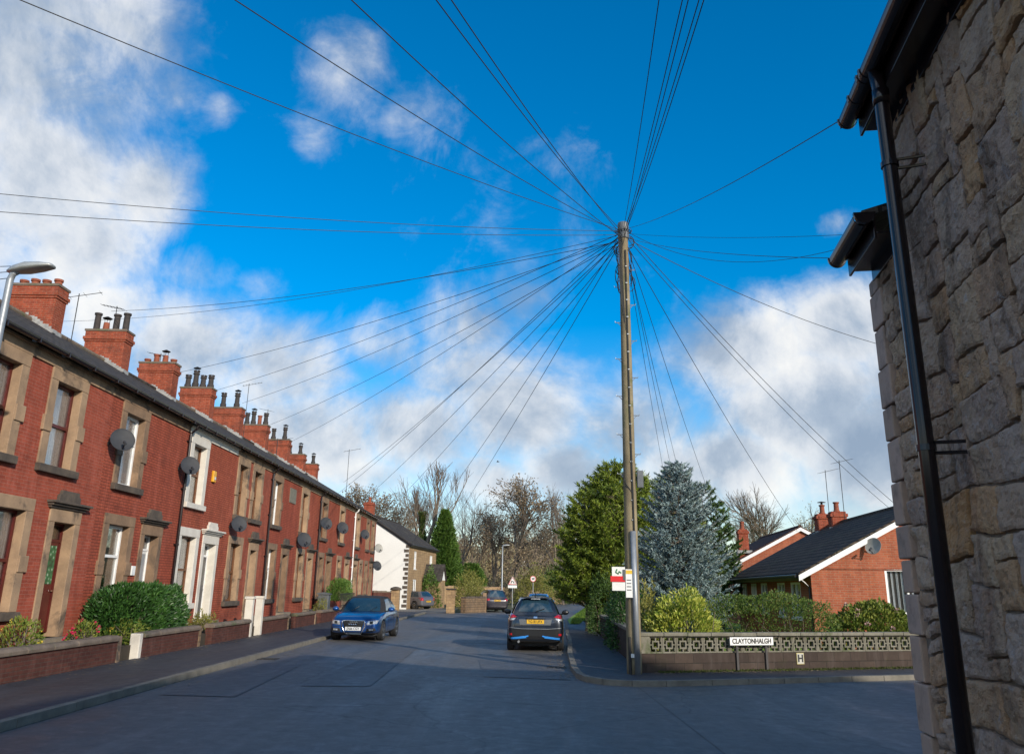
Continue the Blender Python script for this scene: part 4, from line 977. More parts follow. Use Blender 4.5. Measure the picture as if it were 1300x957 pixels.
# ------------------------------------------------------------------ telegraph pole and its wires
PB = Vector((2.77, 19.15, 0)); PT = Vector((2.77, 19.15, 10.62))
tp = thing('telegraph_pole', 'tall weathered wooden telegraph pole with climbing steps at the wall corner', 'telegraph pole', tuple(PB))
def pl(z): return PB.lerp(PT, z/PT.z)
def pr_(z): return .165-.055*z/PT.z
zs = [0, .3, 1, 2, 3, 4, 5, 6, 7, 8, 9, 10, 10.55, 10.62]
MB().tube([pl(z) for z in zs], [pr_(z) if z < 10.6 else pr_(z)*.7 for z in zs], 20).build('shaft', M['pole'], tp, smooth=True)
MB().tube([pl(.0)+Vector((.045, -.185, 0)), pl(3.05)+Vector((.02, -.165, 0))], .062, 12).build('cable_guard', M['galv'], tp, smooth=True)
MB().tube([pl(3.0)+Vector((.05, -.155, 0)), pl(6)+Vector((.02, -.14, 0)), pl(9.9)+Vector((.02, -.12, 0))], .022, 6).tube([pl(4.3)+Vector((-.15, -.02, 0)), pl(4.1)+Vector((-.1, -.13, 0)), pl(3.9)+Vector((.04, -.15, 0))], .014, 5).build('riser_cable', M['blackm'], tp)
mb = MB()
for k in range(15): z = 3.3+k*.44; q = pl(z)+Vector((.03, -.165+.003*z, 0)); mb.box(q.x-.025, q.x+.025, q.y-.012, q.y+.01, z-.012, z+.012)
mb.build('cable_clips', M['galv'], tp)
for k in range(12):
    z = 4.35+k*.46; sgn = 1 if k % 2 else -1; c = pl(z)
    MB().tube([c, c+Vector((sgn*(pr_(z)+.13), 0, 0)), c+Vector((sgn*(pr_(z)+.135), 0, .03))], .010, 6).tube([c+Vector((sgn*(pr_(z)+.07), 0, 0)), c+Vector((sgn*pr_(z)*.9, 0, -.09))], .008, 5).build('climbing_step', M['galv'], tp)
hd = MB().lathe([(.135, 0), (.14, .02), (.14, .40), (.13, .43), (.06, .455)], pl(10.25), n=20); hd.build('pole_cap', M['signgrey'], tp)
rg = MB(); rgc = pl(10.42)
for k in range(16): a = k*math.pi/8; rg.tube([rgc+Vector((math.cos(a)*.12, math.sin(a)*.12, 0)), rgc+Vector((math.cos(a)*.21, math.sin(a)*.21, .02)), rgc+Vector((math.cos(a)*.22, math.sin(a)*.22, .06))], .008, 4)
rg.tube([rgc+Vector((math.cos(a*math.pi/8)*.19, math.sin(a*math.pi/8)*.19, .02)) for a in range(17)], .008, 4)
rg.build('ring_head', M['blackm'], tp)
lp = MB(); rl = random.Random(5)
for k in range(22):
    side = -1 if rl.random() < .72 else 1; z = rl.uniform(9.0, 10.3); c = pl(z)+Vector((side*.12, rl.uniform(-.12, 0), 0)); pts = []
    r1, r2 = rl.uniform(.04, .14), rl.uniform(.08, .28)
    for a in range(13): an = a*math.pi/6; pts.append(c+Vector((side*abs(math.cos(an))*r1, math.sin(an*1.3+k)*.03, math.sin(an)*r2)))
    lp.tube(pts, .0065, 4)
for k in range(6): lp.tube([pl(10.3)+Vector((-.14+.02*k, -.12, 0)), pl(9.6)+Vector((-.17+.02*k, -.12, 0)), pl(8.8-.2*k)+Vector((-.12+.02*k, -.12, 0))], .008, 4)
lp.build('cable_loops', M['blackm'], tp)
bx = MB()
bx.box(2.93, 3.07, 19.02, 19.13, 4.03, 4.42); bevel(bx.build('junction_box', M['signgrey'], tp), .01)
pn = thing('pole_notice', 'narrow white notice with a yellow top fixed to the pole', 'notice', tuple(pl(1.9)))
q = pl(1.95); MB().box(q.x-.17, q.x-.02, q.y-.20, q.y-.17, 1.62, 2.22).build('board', M['signwhite'], pn)
MB().box(q.x-.165, q.x-.025, q.y-.204, q.y-.2, 2.12, 2.2).build('header', M['signyellow'], pn)
mb = MB()
for k in range(4): mb.box(q.x-.15, q.x-.05, q.y-.2035, q.y-.2, 1.98-.07*k, 2.0-.07*k)
mb.build('printing', M['signgrey'], pn)
MB().box(2.68, 2.75, 18.96, 18.975, .38, .46).build('number_plate', M['signwhite'], tp)
MB().tube([(2.66, 19.0, 0), (2.66, 19.0, .8)], .035, 8).build('earth_cover', M['blackm'], tp)
# estate board fixed on a stake behind the pole
eb = thing('agents_board', 'white board with a red band and green mark behind the pole', 'sign board', (2.75, 20.3, 0))
MB().box(2.46, 3.02, 20.28, 20.30, 1.76, 2.30).build('board', M['signwhite'], eb)
MB().box(2.42, 3.01, 20.262, 20.277, 1.96, 2.09).build('red_band', M['signred'], eb)
MB().tube([(2.58, 20.27, 2.25), (2.55, 20.27, 2.18), (2.61, 20.27, 2.14), (2.63, 20.27, 2.2), (2.68, 20.27, 2.16)], .014, 5).build('green_mark', M['signgreen'], eb)
MB().prism([(2.72, 20.255), (3.03, 20.255), (3.03, 20.279), (2.72, 20.279)], 2.0, 2.24).build('dark_mark', M['signgrey'], eb)
MB().box(2.98, 3.03, 20.31, 20.36, .5, 2.4).build('stake', M['pole'], eb)

HEAD = pl(10.43)
def wire(i, end, sag, lab, rad=.0085, far=None):
    rad *= .80
    end = Vector(end); d = end-HEAD; h = Vector((d.x, d.y, 0)).normalized(); a = HEAD+h*.19+Vector((0, 0, -.22*((i*7) % 5)/4)); n = 22
    pts = [a.lerp(end, k/n)+Vector((0, 0, -sag*4*(k/n)*(1-k/n))) for k in range(n+1)]
    o = MB().tube(pts, rad, 4).build('telephone_wire', M['blackm'])
    tag(o, lab, 'wire', 'telephone wires fanning out from the pole')
def over(px, py, z=8.2, ext=1.45):
    d = ray(px, py); t0 = (z-EYE)/d.z; q = CAM+d*t0; e = HEAD+(q-HEAD)*ext; return (e.x, e.y, e.z)
W_ = []
for (px, py, lab) in [(75, 0, 'wire leaving the photo at the top left corner area, crossing the big cloud'), (335, 0, 'wire leaving at the top, crossing the small cloud'), (475, 0, 'wire leaving the top edge right of the small cloud'),
      (570, 0, 'left one of two close wires leaving the top edge left of the pole'), (590, 0, 'right one of two close wires leaving the top edge left of the pole'),
      (833, 0, 'lone faint wire leaving the top edge just right of the pole'), (860, 0, 'leftmost wire of the tight bundle rising to the top edge'), (866, 0, 'second wire of the tight bundle rising to the top edge'), (880, 0, 'third wire of the tight bundle rising to the top edge'), (884, 2, 'rightmost wire of the tight bundle rising to the top edge')]:
    W_.append((over(px, py), .25, lab, .0085))
W_.append((over(0, 235, 8.6, 1.3), .25, 'upper of two nearly level wires leaving the left edge', .008))
W_.append((over(0, 256, 8.2, 1.3), .25, 'lower of two nearly level wires leaving the left edge', .008))
def P3(px, py, Y): v = atY(px, py, Y); return (v.x, v.y, v.z)
W_ += [((-15.7, 30.6, 11.9), .35, 'wire ending at the second chimney, the one with tall dark pots', .010),
       (P3(78, 408, 33), .5, 'wire passing behind the second chimney towards the left', .008),
       ((-15.3, 36.4, 10.9), .3, 'wire ending at the third chimney from the left', .010),
       ((-15.3, 41.0, 11.1), .3, 'wire ending at the fourth chimney, beside its crowned pots', .010),
       ((-15.3, 46.0, 11.6), .3, 'wire ending at the fifth chimney', .010),
       ((-15.2, 50.8, 11.2), .3, 'wire ending at the sixth chimney', .010),
       ((-15.2, 56.0, 11.0), .3, 'wire ending at the seventh chimney', .010),
       (P3(436, 612, 62), .3, 'upper of two wires ending at the farthest terrace chimney', .011),
       (P3(424, 630, 63), .3, 'lower of two wires ending at the farthest terrace chimney', .011),
       (P3(455, 640, 66), .3, 'wire ending at the last terraced house beside the bare trees', .011),
       (P3(485, 655, 68), .3, 'wire ending on the ridge of the white gabled cottage', .011),
       (P3(522, 690, 70), .3, 'wire ending at the near eaves of the white gabled cottage', .011),
       (P3(552, 697, 82), .3, 'wire ending at the far eaves of the white gabled cottage', .012),
       (P3(1078, 146, 6.35), .15, 'wire ending at the upper brown gutter of the stone house', .006),
       (P3(1128, 295, 12), .1, 'level wire ending behind the lower gutter of the stone house', .006),
       (P3(1064, 328, 8), .12, 'first of two drooping wires ending at the tip of the lower brown gutter', .006),
       (P3(1110, 302, 12), .6, 'second of two drooping wires ending behind the lower brown gutter', .007),
       (P3(1150, 446, 24), .3, 'long wire sloping down behind the stone house over the right hand cloud', .010),
       (P3(1156, 656, 29), .35, 'right one of two wires dropping to the roof of the near bungalow', .010),
       (P3(1128, 644, 33), .35, 'left one of two wires dropping to the roof of the near bungalow', .010),
       (P3(1014, 676, 48), .3, 'wire dropping to the gable of the bungalow behind the spruce', .012),
       (P3(905, 640, 56), .2, 'wire dropping behind the dark pine', .012),
       (P3(872, 640, 60), .2, 'wire dropping behind the tip of the blue spruce, rightmost of three', .012),
       (P3(862, 640, 60), .2, 'wire dropping behind the tip of the blue spruce, middle of three', .012),
       (P3(850, 640, 60), .2, 'wire dropping behind the tip of the blue spruce, leftmost of three', .012)]
for i, (e, s, lab, r_) in enumerate(W_): wire(i, e, s, lab, r_)

# ------------------------------------------------------------------ lamp posts and road signs
def lamp(x, y, h_, lab, yaw=0, s=1., hm='lampgrey'):
    t_ = thing('street_lamp', lab, 'street lamp', (x, y, 0), 'street lamps')
    c, sn = math.cos(yaw), math.sin(yaw)
    L = lambda a, b, z: (x+a*c-b*sn, y+a*sn+b*c, z)
    MB().tube([L(0, 0, 0), L(0, 0, 1.3)], .085*s, 14).build('base_tube', M['galv'], t_, smooth=True)
    MB().tube([L(0, 0, 1.3), L(0, 0, 1.36), L(0, 0, h_-.1), L(.03, 0, h_), L(.12, 0, h_+.05)], [.085*s, .055*s, .05*s, .048*s, .045*s], 14).build('column', M['galv'], t_, smooth=True)
    hd = MB(); prof = []
    secs = [(-.06, .05, .04), (.04, .10, .10), (.25, .15, .13), (.50, .14, .10), (.70, .10, .05), (.74, .05, .02)]; n = 12; base = len(hd.v)
    for a, w_, hh in secs:
        for k in range(n):
            an = 2*math.pi*k/n; zz = math.sin(an)*hh; hd.v.append(L(a, math.cos(an)*w_*1.1, h_+.05+a*.10+(zz if zz > 0 else zz*.45)))
    for i in range(len(secs)-1):
        for k in range(n): hd.f.append((i*n+k, i*n+(k+1) % n, (i+1)*n+(k+1) % n, (i+1)*n+k))
    hd.f.append(tuple(range(n-1, -1, -1))); hd.f.append(tuple(range((len(secs)-1)*n, len(secs)*n)))
    ho = hd.build('lantern', M[hm], t_, smooth=True)
    MB().box(.20, .56, -.07, .07, h_+.025, h_+.05, lambda a, b, z: L(a, b, z+a*.1-.005)).build('lens', M['lampglass'], ho)
    MB().tube([L(.2, 0, h_+.13), L(.2, 0, h_+.2)], .03, 8).build('photocell', M['blackm'], ho)
lamp(-8.45, 13.0, 6.72, 'near street lamp with a flat grey lantern at the left edge', -.1, 1.15)
lamp(-.62, 86, 5.75, 'distant thin white street lamp beyond the parked dark car', 0, 1.2)
t_ = thing('service_wires', 'three short cables running off the left edge behind the near lamp', 'wire', (-12, 18, 7.6))
# three short lines at the left edge, fixed to a bracket at the first house's eaves
t_.name = 'service_wires'; bpy.data.objects.remove(t_)
for k, (pa, pb, lab) in enumerate([((-160, 275), (14, 338), 'top one of three short wires at the left edge by the lamp'), ((-160, 290), (13, 345), 'middle one of three short wires at the left edge by the lamp'), ((-160, 305), (12, 353), 'lowest of three short wires at the left edge by the lamp')]):
    a, b = atY(*pa, 9), atY(*pb, 17)
    tag(MB().tube([a.lerp(b, i/8)-Vector((0, 0, .2*4*(i/8)*(1-i/8))) for i in range(9)], .009, 4).build('service_wire', M['blackm']), lab, 'wire', 'short wires at the left edge')
def sign_post(x, y, h_, lab, kind):
    t_ = thing('road_sign', lab, 'road sign', (x, y, 0), 'road signs at the bend')
    MB().tube([(x, y, 0), (x, y, h_+.3)], .035, 8).build('post', M['galv'], t_)
    if kind == 'tri':
        MB().extr([(x-.42, y-.05, h_-.32), (x+.42, y-.05, h_-.32), (x, y-.05, h_+.42)], (0, .02, 0)).build('plate', M['signwhite'], t_)
        MB().tube([(x-.36, y-.06, h_-.28), (x+.36, y-.06, h_-.28), (x, y-.06, h_+.34), (x-.36, y-.06, h_-.28)], .028, 4).build('red_border', M['signred'], t_)
        MB().tube([(x-.14, y-.065, h_-.2), (x-.06, y-.065, h_+.0), (x+.1, y-.065, h_-.06), (x+.16, y-.065, h_-.2)], .04, 5).build('symbol', M['ink'], t_)
        MB().box(x-.42, x+.42, y-.05, y-.03, h_-.62, h_-.38).build('supplementary_plate', M['signwhite'], t_)
    else:
        MB().lathe([(.30, 0), (.30, .02)], (x, y-.07, h_), (0, 1, 0), 24).build('plate', M['signwhite'], t_)
        MB().tube([(x+.27*math.cos(a*math.pi/12), y-.075, h_+.27*math.sin(a*math.pi/12)) for a in range(25)], .03, 4).build('red_border', M['signred'], t_)
        o = text('20', .30, 'ink', bold=.008, par=t_); orient(o, (x, y-.09, h_), (1, 0, 0))
sign_post(.40, 80, 2.35, 'white triangular warning sign with a red border beside the distant lamp', 'tri')
sign_post(2.55, 88, 2.65, 'round speed limit sign in the olive scrub beyond the bend', 'round')

# walls round the bend
def wall_run(name, pts, h_, th, m, lab, cap=None):
    t_ = thing(name, lab, 'wall', (pts[0][0], pts[0][1], 0))
    b = MB(); c = MB(); rw = random.Random(len(lab))
    for (x0, y0), (x1, y1) in zip(pts[:-1], pts[1:]):
        d = Vector((x1-x0, y1-y0, 0)); L = d.length; d.normalize(); nn = Vector((-d.y, d.x, 0))
        f_ = lambda a, o_, z, d=d, nn=nn, x0=x0, y0=y0: Vector((x0, y0, 0))+d*a+nn*o_+Vector((0, 0, z))
        b.box(0, L, -th/2, th/2, -.1, h_, f_)
        a = 0
        while a < L:
            w_ = rw.uniform(.28, .5); c.box(a+.01, min(L, a+w_), -th/2-.02, th/2+.02, h_+.002, h_+rw.uniform(.07, .16), f_); a += w_
    b.build('stonework', M[m], t_); bevel(c.build('coping_stones', M[cap or m], t_), .02)
wall_run('stone_wall', [(-3.25, 62.9), (-1.85, 65.6)], .95, .4, 'rubble', 'rough stone wall left of the parked dark car at the bend', 'stone_dark')
wall_run('stone_wall', [(1.2, 97), (4.4, 101), (6.9, 106), (8.2, 118)], 1.35, .4, 'coursed', 'pale sunlit stone wall along the far side of the bend', 'stone')
wall_run('stone_wall', [(-9.5, 92), (-3, 95), (-.5, 97)], 1.7, .4, 'coursed', 'pale boundary wall below the brown wood, left of the distant lamp', 'stone')
wall_run('brick_wall', [(-10.3, 65.5), (-8.9, 66.2)], 1.25, .25, 'brick_dark', 'low red brick wall in front of the white rendered gable', 'coping')
def pier(x, y, w_, h_, m, cm, lab, dome=False):
    t_ = thing('gate_pier', lab, 'gate pier', (x, y, 0), 'gate piers of the drive')
    bevel(MB().box(x-w_/2, x+w_/2, y-w_/2, y+w_/2, -.1, h_).build('shaft', M[m], t_), .02)
    if dome: MB().lathe([(w_*.68, h_), (w_*.72, h_+.08), (w_*.6, h_+.17), (w_*.3, h_+.24), (.02, h_+.26)], (x, y, 0), n=20).build('cap', M['stone_dark'], t_, smooth=True)
    else: MB().box(x-w_/2-.06, x+w_/2+.06, y-w_/2-.06, y+w_/2+.06, h_+.002, h_+.10).build('cap', M[cm], t_)
pier(-8.65, 66.3, .62, 1.45, 'coursed', 'stone', 'buff gate pier with a rounded dark cap in front of the white gable', True)
pier(-4.15, 62.6, .60, 1.55, 'coursed', 'slate', 'buff stone gate pier with a flat slate cap at the drive')
tag(bevel(MB().box(-1.92, -1.64, 65.5, 65.8, -.1, 1.35).build('gate_pier', M['stone']), .02), 'slim pale stone post beside the parked dark car', 'gate pier', 'gate piers of the drive')
# ------------------------------------------------------------------ cars (built at the origin, nose to +y, then moved)
def interp(tab, y):
    if y <= tab[0][0]: return tab[0][1:]
    for a, b in zip(tab[:-1], tab[1:]):
        if y <= b[0]:
            f = (y-a[0])/(b[0]-a[0]); return tuple(p+(q-p)*f for p, q in zip(a[1:], b[1:]))
    return tab[-1][1:]
def mesh_of(o):
    bpy.context.view_layer.update()
    dg = bpy.context.evaluated_depsgraph_get(); return bpy.data.meshes.new_from_object(o.evaluated_get(dg))
def make_car(label, paint, L=4.3, Wd=1.77, Hh=1.42, prof=None, cabin=None, wr=.32, wb=(-1.30, 1.28), roofm=None, side='hatch', splits=(.5,)):
    car = thing('parked_car', label, 'car', (0, 0, 0), 'cars parked in the street')
    hw = Wd/2
    # lower body: table y -> half width, z bottom, z top
    b = MB(); n = len(prof); ring = []
    for (y, w_, zb, zt) in prof:
        w_ *= hw; h_ = zt-zb
        half = [(0, zb), (w_*.78, zb), (w_*.955, zb+.05), (w_*.99, zb+h_*.25), (w_, zb+h_*.55), (w_*.975, zb+h_*.80), (w_*.93, zt-.035), (w_*.84, zt), (w_*.45, zt+.022), (0, zt+.03)]
        full = half+[(-x, z) for x, z in half[-2:0:-1]]; ring.append([(x, y, z) for x, z in full])
    m = len(ring[0])
    for r_ in ring: b.v += r_
    for i in range(n-1):
        for k in range(m): b.f.append((i*m+k, i*m+(k+1) % m, (i+1)*m+(k+1) % m, (i+1)*m+k))
    for base, rev in ((0, 1), ((n-1)*m, 0)):   # end caps as strips
        for k in range(m//2):
            q = (base+k, base+(k+1), base+(m-k-1) % m if k else base+m-1, base+(m-k) % m) if k else (base, base+1, base+m-1)
            q = tuple(dict.fromkeys(q))
            if len(q) >= 3: b.f.append(q)
    body = b.build('body', M[paint], car, smooth=True)
    sb = body.modifiers.new('s', 'SUBSURF'); sb.levels = 2; sb.render_levels = 2
    cut = MB()
    for yy in wb: cut.tube([(-hw-.3, yy, wr), (-hw+.26, yy, wr)], wr+.055, 28); cut.tube([(hw-.26, yy, wr), (hw+.3, yy, wr)], wr+.055, 28)
    cu = cut.build('wheel_cutter'); bo = body.modifiers.new('b', 'BOOLEAN'); bo.operation = 'DIFFERENCE'; bo.object = cu; bo.solver = 'EXACT'
    me = mesh_of(body); body.modifiers.clear(); body.data = me; bpy.data.objects.remove(cu)
    me.materials.clear(); me.materials.append(M[paint])
    for p_ in me.polygons:
        p_.use_smooth = True
    try: me.set_sharp_from_angle(angle=R(38))
    except Exception: pass
    bvh_m = me
    # cabin: bottom and top outlines
    yr0, yf0, w0, z0, yr1, yf1, w1, z1 = cabin
    w0 *= hw; w1 *= hw; zr0 = interp([(p_[0], p_[3]) for p_ in prof], yr0)[0]-.03; zf0 = interp([(p_[0], p_[3]) for p_ in prof], yf0)[0]-.02
    def P(face, u, v):  # u along the face, v upward; slight crowns
        cr = 4*u*(1-u)
        if face in 'LR':
            sg = -1 if face == 'L' else 1
            y = (yr0+(yf0-yr0)*u)*(1-v)+(yr1+(yf1-yr1)*u)*v; z = (zr0+(zf0-zr0)*u)*(1-v)+(z1-.10*abs(u-.45)**1.6-.015)*v
            bow = .05*math.sin(math.pi*min(1, max(0, u)))
            return Vector((sg*(w0*(1-v)+w1*v+.03*4*v*(1-v)-(1-min(1, cr*2.2+.35))*.10), y, z))
        if face == 'F':
            x = (u*2-1); w = w0*(1-v)+w1*v+.03*4*v*(1-v)-.10*.65
            return Vector((x*w, (yf0*(1-v)+yf1*v)+.11*(1-x*x)*(1-.3*v), (zf0)*(1-v)+(z1-.10*.55**1.6-.015)*v+.03*(1-x*x)*v+.035*4*v*(1-v)))
        if face == 'B':
            x = (u*2-1); w = w0*(1-v)+w1*v+.03*4*v*(1-v)-.10*.65
            return Vector((x*w, (yr0*(1-v)+yr1*v)-.09*(1-x*x), (zr0)*(1-v)+(z1-.10*.45**1.6-.015)*v+.03*(1-x*x)*v+.02*4*v*(1-v)))
        x = u*2-1; e = P('R', v, 1); w = e.x
        yy = yr1+(yf1-yr1)*v; ye = yy+(.11*.7*(1-x*x)*v-.09*(1-x*x)*(1-v)); return Vector((x*w, ye, e.z+.03*(1-x*x)+.015*4*v*(1-v)))
    def patch(mb, face, u0, u1, v0, v1, off=0., n1=10, n2=6, th=0, taper=0.):
        base = len(mb.v); 
        for j in range(n2+1):
            for i in range(n1+1):
                vv = v0+(v1-v0)*j/n2; t_ = taper*(1-j/n2); uu = u0+t_*(1 if u0 < .5 else 0)+(u1-u0-t_)*i/n1
                p_ = P(face, uu, vv); e1 = P(face, min(1, uu+.02), vv)-P(face, max(0, uu-.02), vv); e2 = P(face, uu, min(1, vv+.02))-P(face, uu, max(0, vv-.02)); nn = e1.cross(e2).normalized()
                ctr = Vector((0, (yr0+yf0)/2, 1.0))
                if nn.dot(p_-ctr) < 0: nn = -nn
                mb.v.append(tuple(p_+nn*off))
        for j in range(n2):
            for i in range(n1): k = base+j*(n1+1)+i; mb.f.append((k, k+1, k+n1+2, k+n1+1))
    sh = MB()
    for fc in 'LRFB': patch(sh, fc, 0, 1, 0, 1)
    shell = sh.build('cabin', M[roofm or paint], car, smooth=True, fix=False)
    rm_ = MB(); patch(rm_, 'T', 0, 1, 0, 1, 0.0, 12, 12); rf_ = rm_.build('roof', M[roofm or paint], car, smooth=True, fix=False)
    g = MB(); patch(g, 'F', .06, .94, .06, .93, .008, 14, 8); g.build('windscreen', M['carglass'], car, smooth=True)
    g = MB(); patch(g, 'B', .10, .90, .16 if side != 'suv' else .18, .90, .008, 14, 8); g.build('rear_window', M['carglass'], car, smooth=True)
    for fc in 'LR':
        us = [.07]+list(splits)+[.93]
        for i in range(len(us)-1):
            g = MB(); patch(g, fc, us[i]+.012, us[i+1]-.012, .10, .88, .006, 8, 5); g.build('side_window', M['carglass'], shell, smooth=True)
        # door lines and handle
    bt = BVHTree.FromPolygons([v.co.copy() for v in me.vertices], [tuple(p_.vertices) for p_ in me.polygons])
    def hit(x, z, d):  # d=+1 nose, -1 tail
        h = bt.ray_cast(Vector((x, d*(L/2+.6), z)), Vector((0, -d, 0)))
        return h[0].y if h[0] else d*L/2
    def decal(name, quad, d, m_, off=.012, nx=8, nz=5, par=None):
        (a, b_, c, e) = quad; mb = MB()
        for j in range(nz+1):
            for i in range(nx+1):
                u, v = i/nx, j/nz; x = (a[0]*(1-u)+b_[0]*u)*(1-v)+(e[0]*(1-u)+c[0]*u)*v; z = (a[1]*(1-u)+b_[1]*u)*(1-v)+(e[1]*(1-u)+c[1]*u)*v
                mb.v.append((x, hit(x, z, d)+d*off, z))
        N = len(mb.v)
        for (x, y, z) in list(mb.v): mb.v.append((x, y-d*(off+.03), z))
        for j in range(nz):
            for i in range(nx): k = j*(nx+1)+i; mb.f.append((k, k+1, k+nx+2, k+nx+1))
        rim = [i for i in range(nx+1)]+[(j)*(nx+1)+nx for j in range(1, nz+1)]+[nz*(nx+1)+i for i in range(nx-1, -1, -1)]+[j*(nx+1) for j in range(nz-1, 0, -1)]
        for q in range(len(rim)): p1, p2 = rim[q], rim[(q+1) % len(rim)]; mb.f.append((p1, p2, N+p2, N+p1))
        return mb.build(name, M[m_], par or car)
    def line(name, pts, d, r_, m_, off=.012, par=None, closed=True, n=8):
        out = []
        pp = pts+[pts[0]] if closed else pts
        for (x0, z0_), (x1, z1_) in zip(pp[:-1], pp[1:]):
            for k in range(n): f = k/n; x, z = x0+(x1-x0)*f, z0_+(z1_-z0_)*f; out.append((x, hit(x, z, d)+d*off, z))
        x, z = pp[-1]; out.append((x, hit(x, z, d)+d*off, z))
        return MB().tube(out, r_, 6).build(name, M[m_], par or car, smooth=True)
    # wheels
    for yy in wb:
        for sg in (-1, 1):
            x = sg*(hw-.115)
            w_ = MB().lathe([(wr*.62, -.10), (wr*.95, -.105), (wr, -.07), (wr, .07), (wr*.95, .105), (wr*.62, .10)], (x, yy, wr), (1, 0, 0), 28).build('wheel', M['tyre'], car, smooth=False)
            rim = MB().lathe([(wr*.66, -.03), (wr*.66, .103), (wr*.58, .085), (wr*.56, .02), (.03, .0)], (x, yy, wr), (sg, 0, 0), 28)
            for k in range(5):
                an = k*2*math.pi/5+.3
                for da in (-.13, .13):
                    c0 = Vector((x+sg*.075, yy+math.cos(an)*.05, wr+math.sin(an)*.05)); c1 = Vector((x+sg*.092, yy+math.cos(an+da)*wr*.60, wr+math.sin(an+da)*wr*.60)); rim.tube([c0, c1], [.024, .018], 5)
            rim.lathe([(.06, .06), (.055, .10), (.01, .105)], (x, yy, wr), (sg, 0, 0), 12)
            rim.build('rim', M['alloy'], w_)
            MB().lathe([(wr*.57, .012), (wr*.57, .022)], (x, yy, wr), (sg, 0, 0), 20).build('brake_disc', M['blackm'], w_)
    for yy in wb:
        for sg in (-1, 1): MB().lathe([(wr+.05, 0), (wr+.05, .01)], (sg*(hw-.25), yy, wr), (sg, 0, 0), 20).build('wheel_well', M['blackm'], car)
    MB().box(-hw*.8, hw*.8, wb[0]-.45, wb[1]+.45, .17, .30).build('underside', M['blackm'], car)
    # door mirrors
    ym = yf0-.28
    for sg in (-1, 1):
        mm = MB().lathe([(.02, -.10), (.075, -.07), (.095, 0), (.09, .03), (.085, .04)], (sg*(hw+.09), ym, zf0+.10), (0, -1, 0), 14)
        for i in range(len(mm.v)): v = mm.v[i]; mm.v[i] = ((v[0]-sg*(hw+.09))*1.25+sg*(hw+.09), v[1], (v[2]-zf0-.10)*.85+zf0+.10)
        mo = mm.build('door_mirror', M['black' if paint in ('carblack', 'carblk2') else paint], car, smooth=True)
        MB().tube([(sg*(hw-.1), ym, zf0+.03), (sg*(hw+.05), ym, zf0+.06)], .025, 6).build('mirror_arm', M['black'], mo)
    # door seams and handles
    sm = MB()
    for sg in (-1, 1):
        for yy in ([yf0-.42, (yf0+yr0)/2-.12, yr0+.35] if len(splits) > 1 else [yf0-.42, yr0+1.0]):
            pts = []
            for k in range(9):
                z = .30+(z0-.34)*k/8; h = bt.ray_cast(Vector((sg*2, yy, z)), Vector((-sg, 0, 0)))
                if h[0]: pts.append(h[0]+Vector((sg*.0005, 0, 0)))
            if len(pts) > 1: sm.tube(pts, .005, 4)
        for yy in ([yf0-1.05, yr0+.75] if len(splits) > 1 else [yf0-1.35]):
            h = bt.ray_cast(Vector((sg*2, yy, z0-.16)), Vector((-sg, 0, 0)))
            if h[0]: sm.tube([h[0]+Vector((sg*.02, -.09, 0)), h[0]+Vector((sg*.02, .09, 0))], .013, 6)
    sm.build('door_seams', M['black'], car)
    return dict(car=car, decal=decal, line=line, hit=hit, P=P, z0=z0, hw=hw, L=L, shell=shell, patch=patch)
def plate(c, d, z, txt, m_, w_=.52, h_=.112, y=None):
    yy = (c['hit'](0, z, d) if y is None else y)+d*.028
    p_ = MB().box(-w_/2, w_/2, min(yy, yy-d*.02), max(yy, yy-d*.02), z-h_/2, z+h_/2).build('number_plate', M[m_], c['car'])
    o = text(txt, h_*1.0, 'ink', sx=.86, bold=.0012, par=p_, ext=.002)
    xd = Vector((-d, 0, 0)); o.matrix_local = Matrix(((xd.x, 0, 0, 0), (0, 0, d, yy+d*.003), (0, 1, 0, z), (0, 0, 0, 1)))
def place(c, x, y, yaw, z=-.055):
    c['car'].location = (x, y, z); c['car'].rotation_euler = (0, 0, R(yaw))

# --- blue convertible with a black fabric roof, nose towards the camera
prof = [(-2.14, .80, .34, .70), (-2.10, .90, .28, .84), (-1.95, .95, .22, .92), (-1.5, .985, .19, .945), (-.8, 1.0, .18, .94), (0, 1.0, .18, .935), (.75, .995, .18, .93), (1.05, .985, .18, .90), (1.5, .96, .19, .84), (1.85, .92, .21, .76), (2.05, .85, .25, .68), (2.13, .74, .30, .60)]
c = make_car('blue convertible with a black fabric roof parked facing the camera on the left', 'blue', 4.26, 1.77, 1.42, prof, (-1.55, .95, .90, .93, -.95, .22, .66, 1.40), roofm='cabrio', splits=(.42,))
D, Ln = c['decal'], c['line']
gr = D('grille', [(-.25, .25), (.25, .25), (.36, .64), (-.36, .64)], 1, 'black', .010)
Ln('grille_surround', [(-.26, .235), (.26, .235), (.375, .45), (.38, .60), (.35, .655), (-.35, .655), (-.38, .60), (-.375, .45)], 1, .019, 'chrome', .018, gr)
for k in range(6): z = .29+.055*k; w_ = .24+.11*(z-.25)/.4; Ln('grille_bar', [(-w_, z), (w_, z)], 1, .005, 'blackm', .020, gr, False, 6)
for k in range(4):
    cx_ = -.105+.07*k; y_ = c['hit'](cx_, .575, 1)+.04
    MB().tube([(cx_+.043*math.cos(a*math.pi/10), y_, .575+.043*math.sin(a*math.pi/10)) for a in range(21)], .0085, 5).build('badge_ring', M['chrome'], gr)
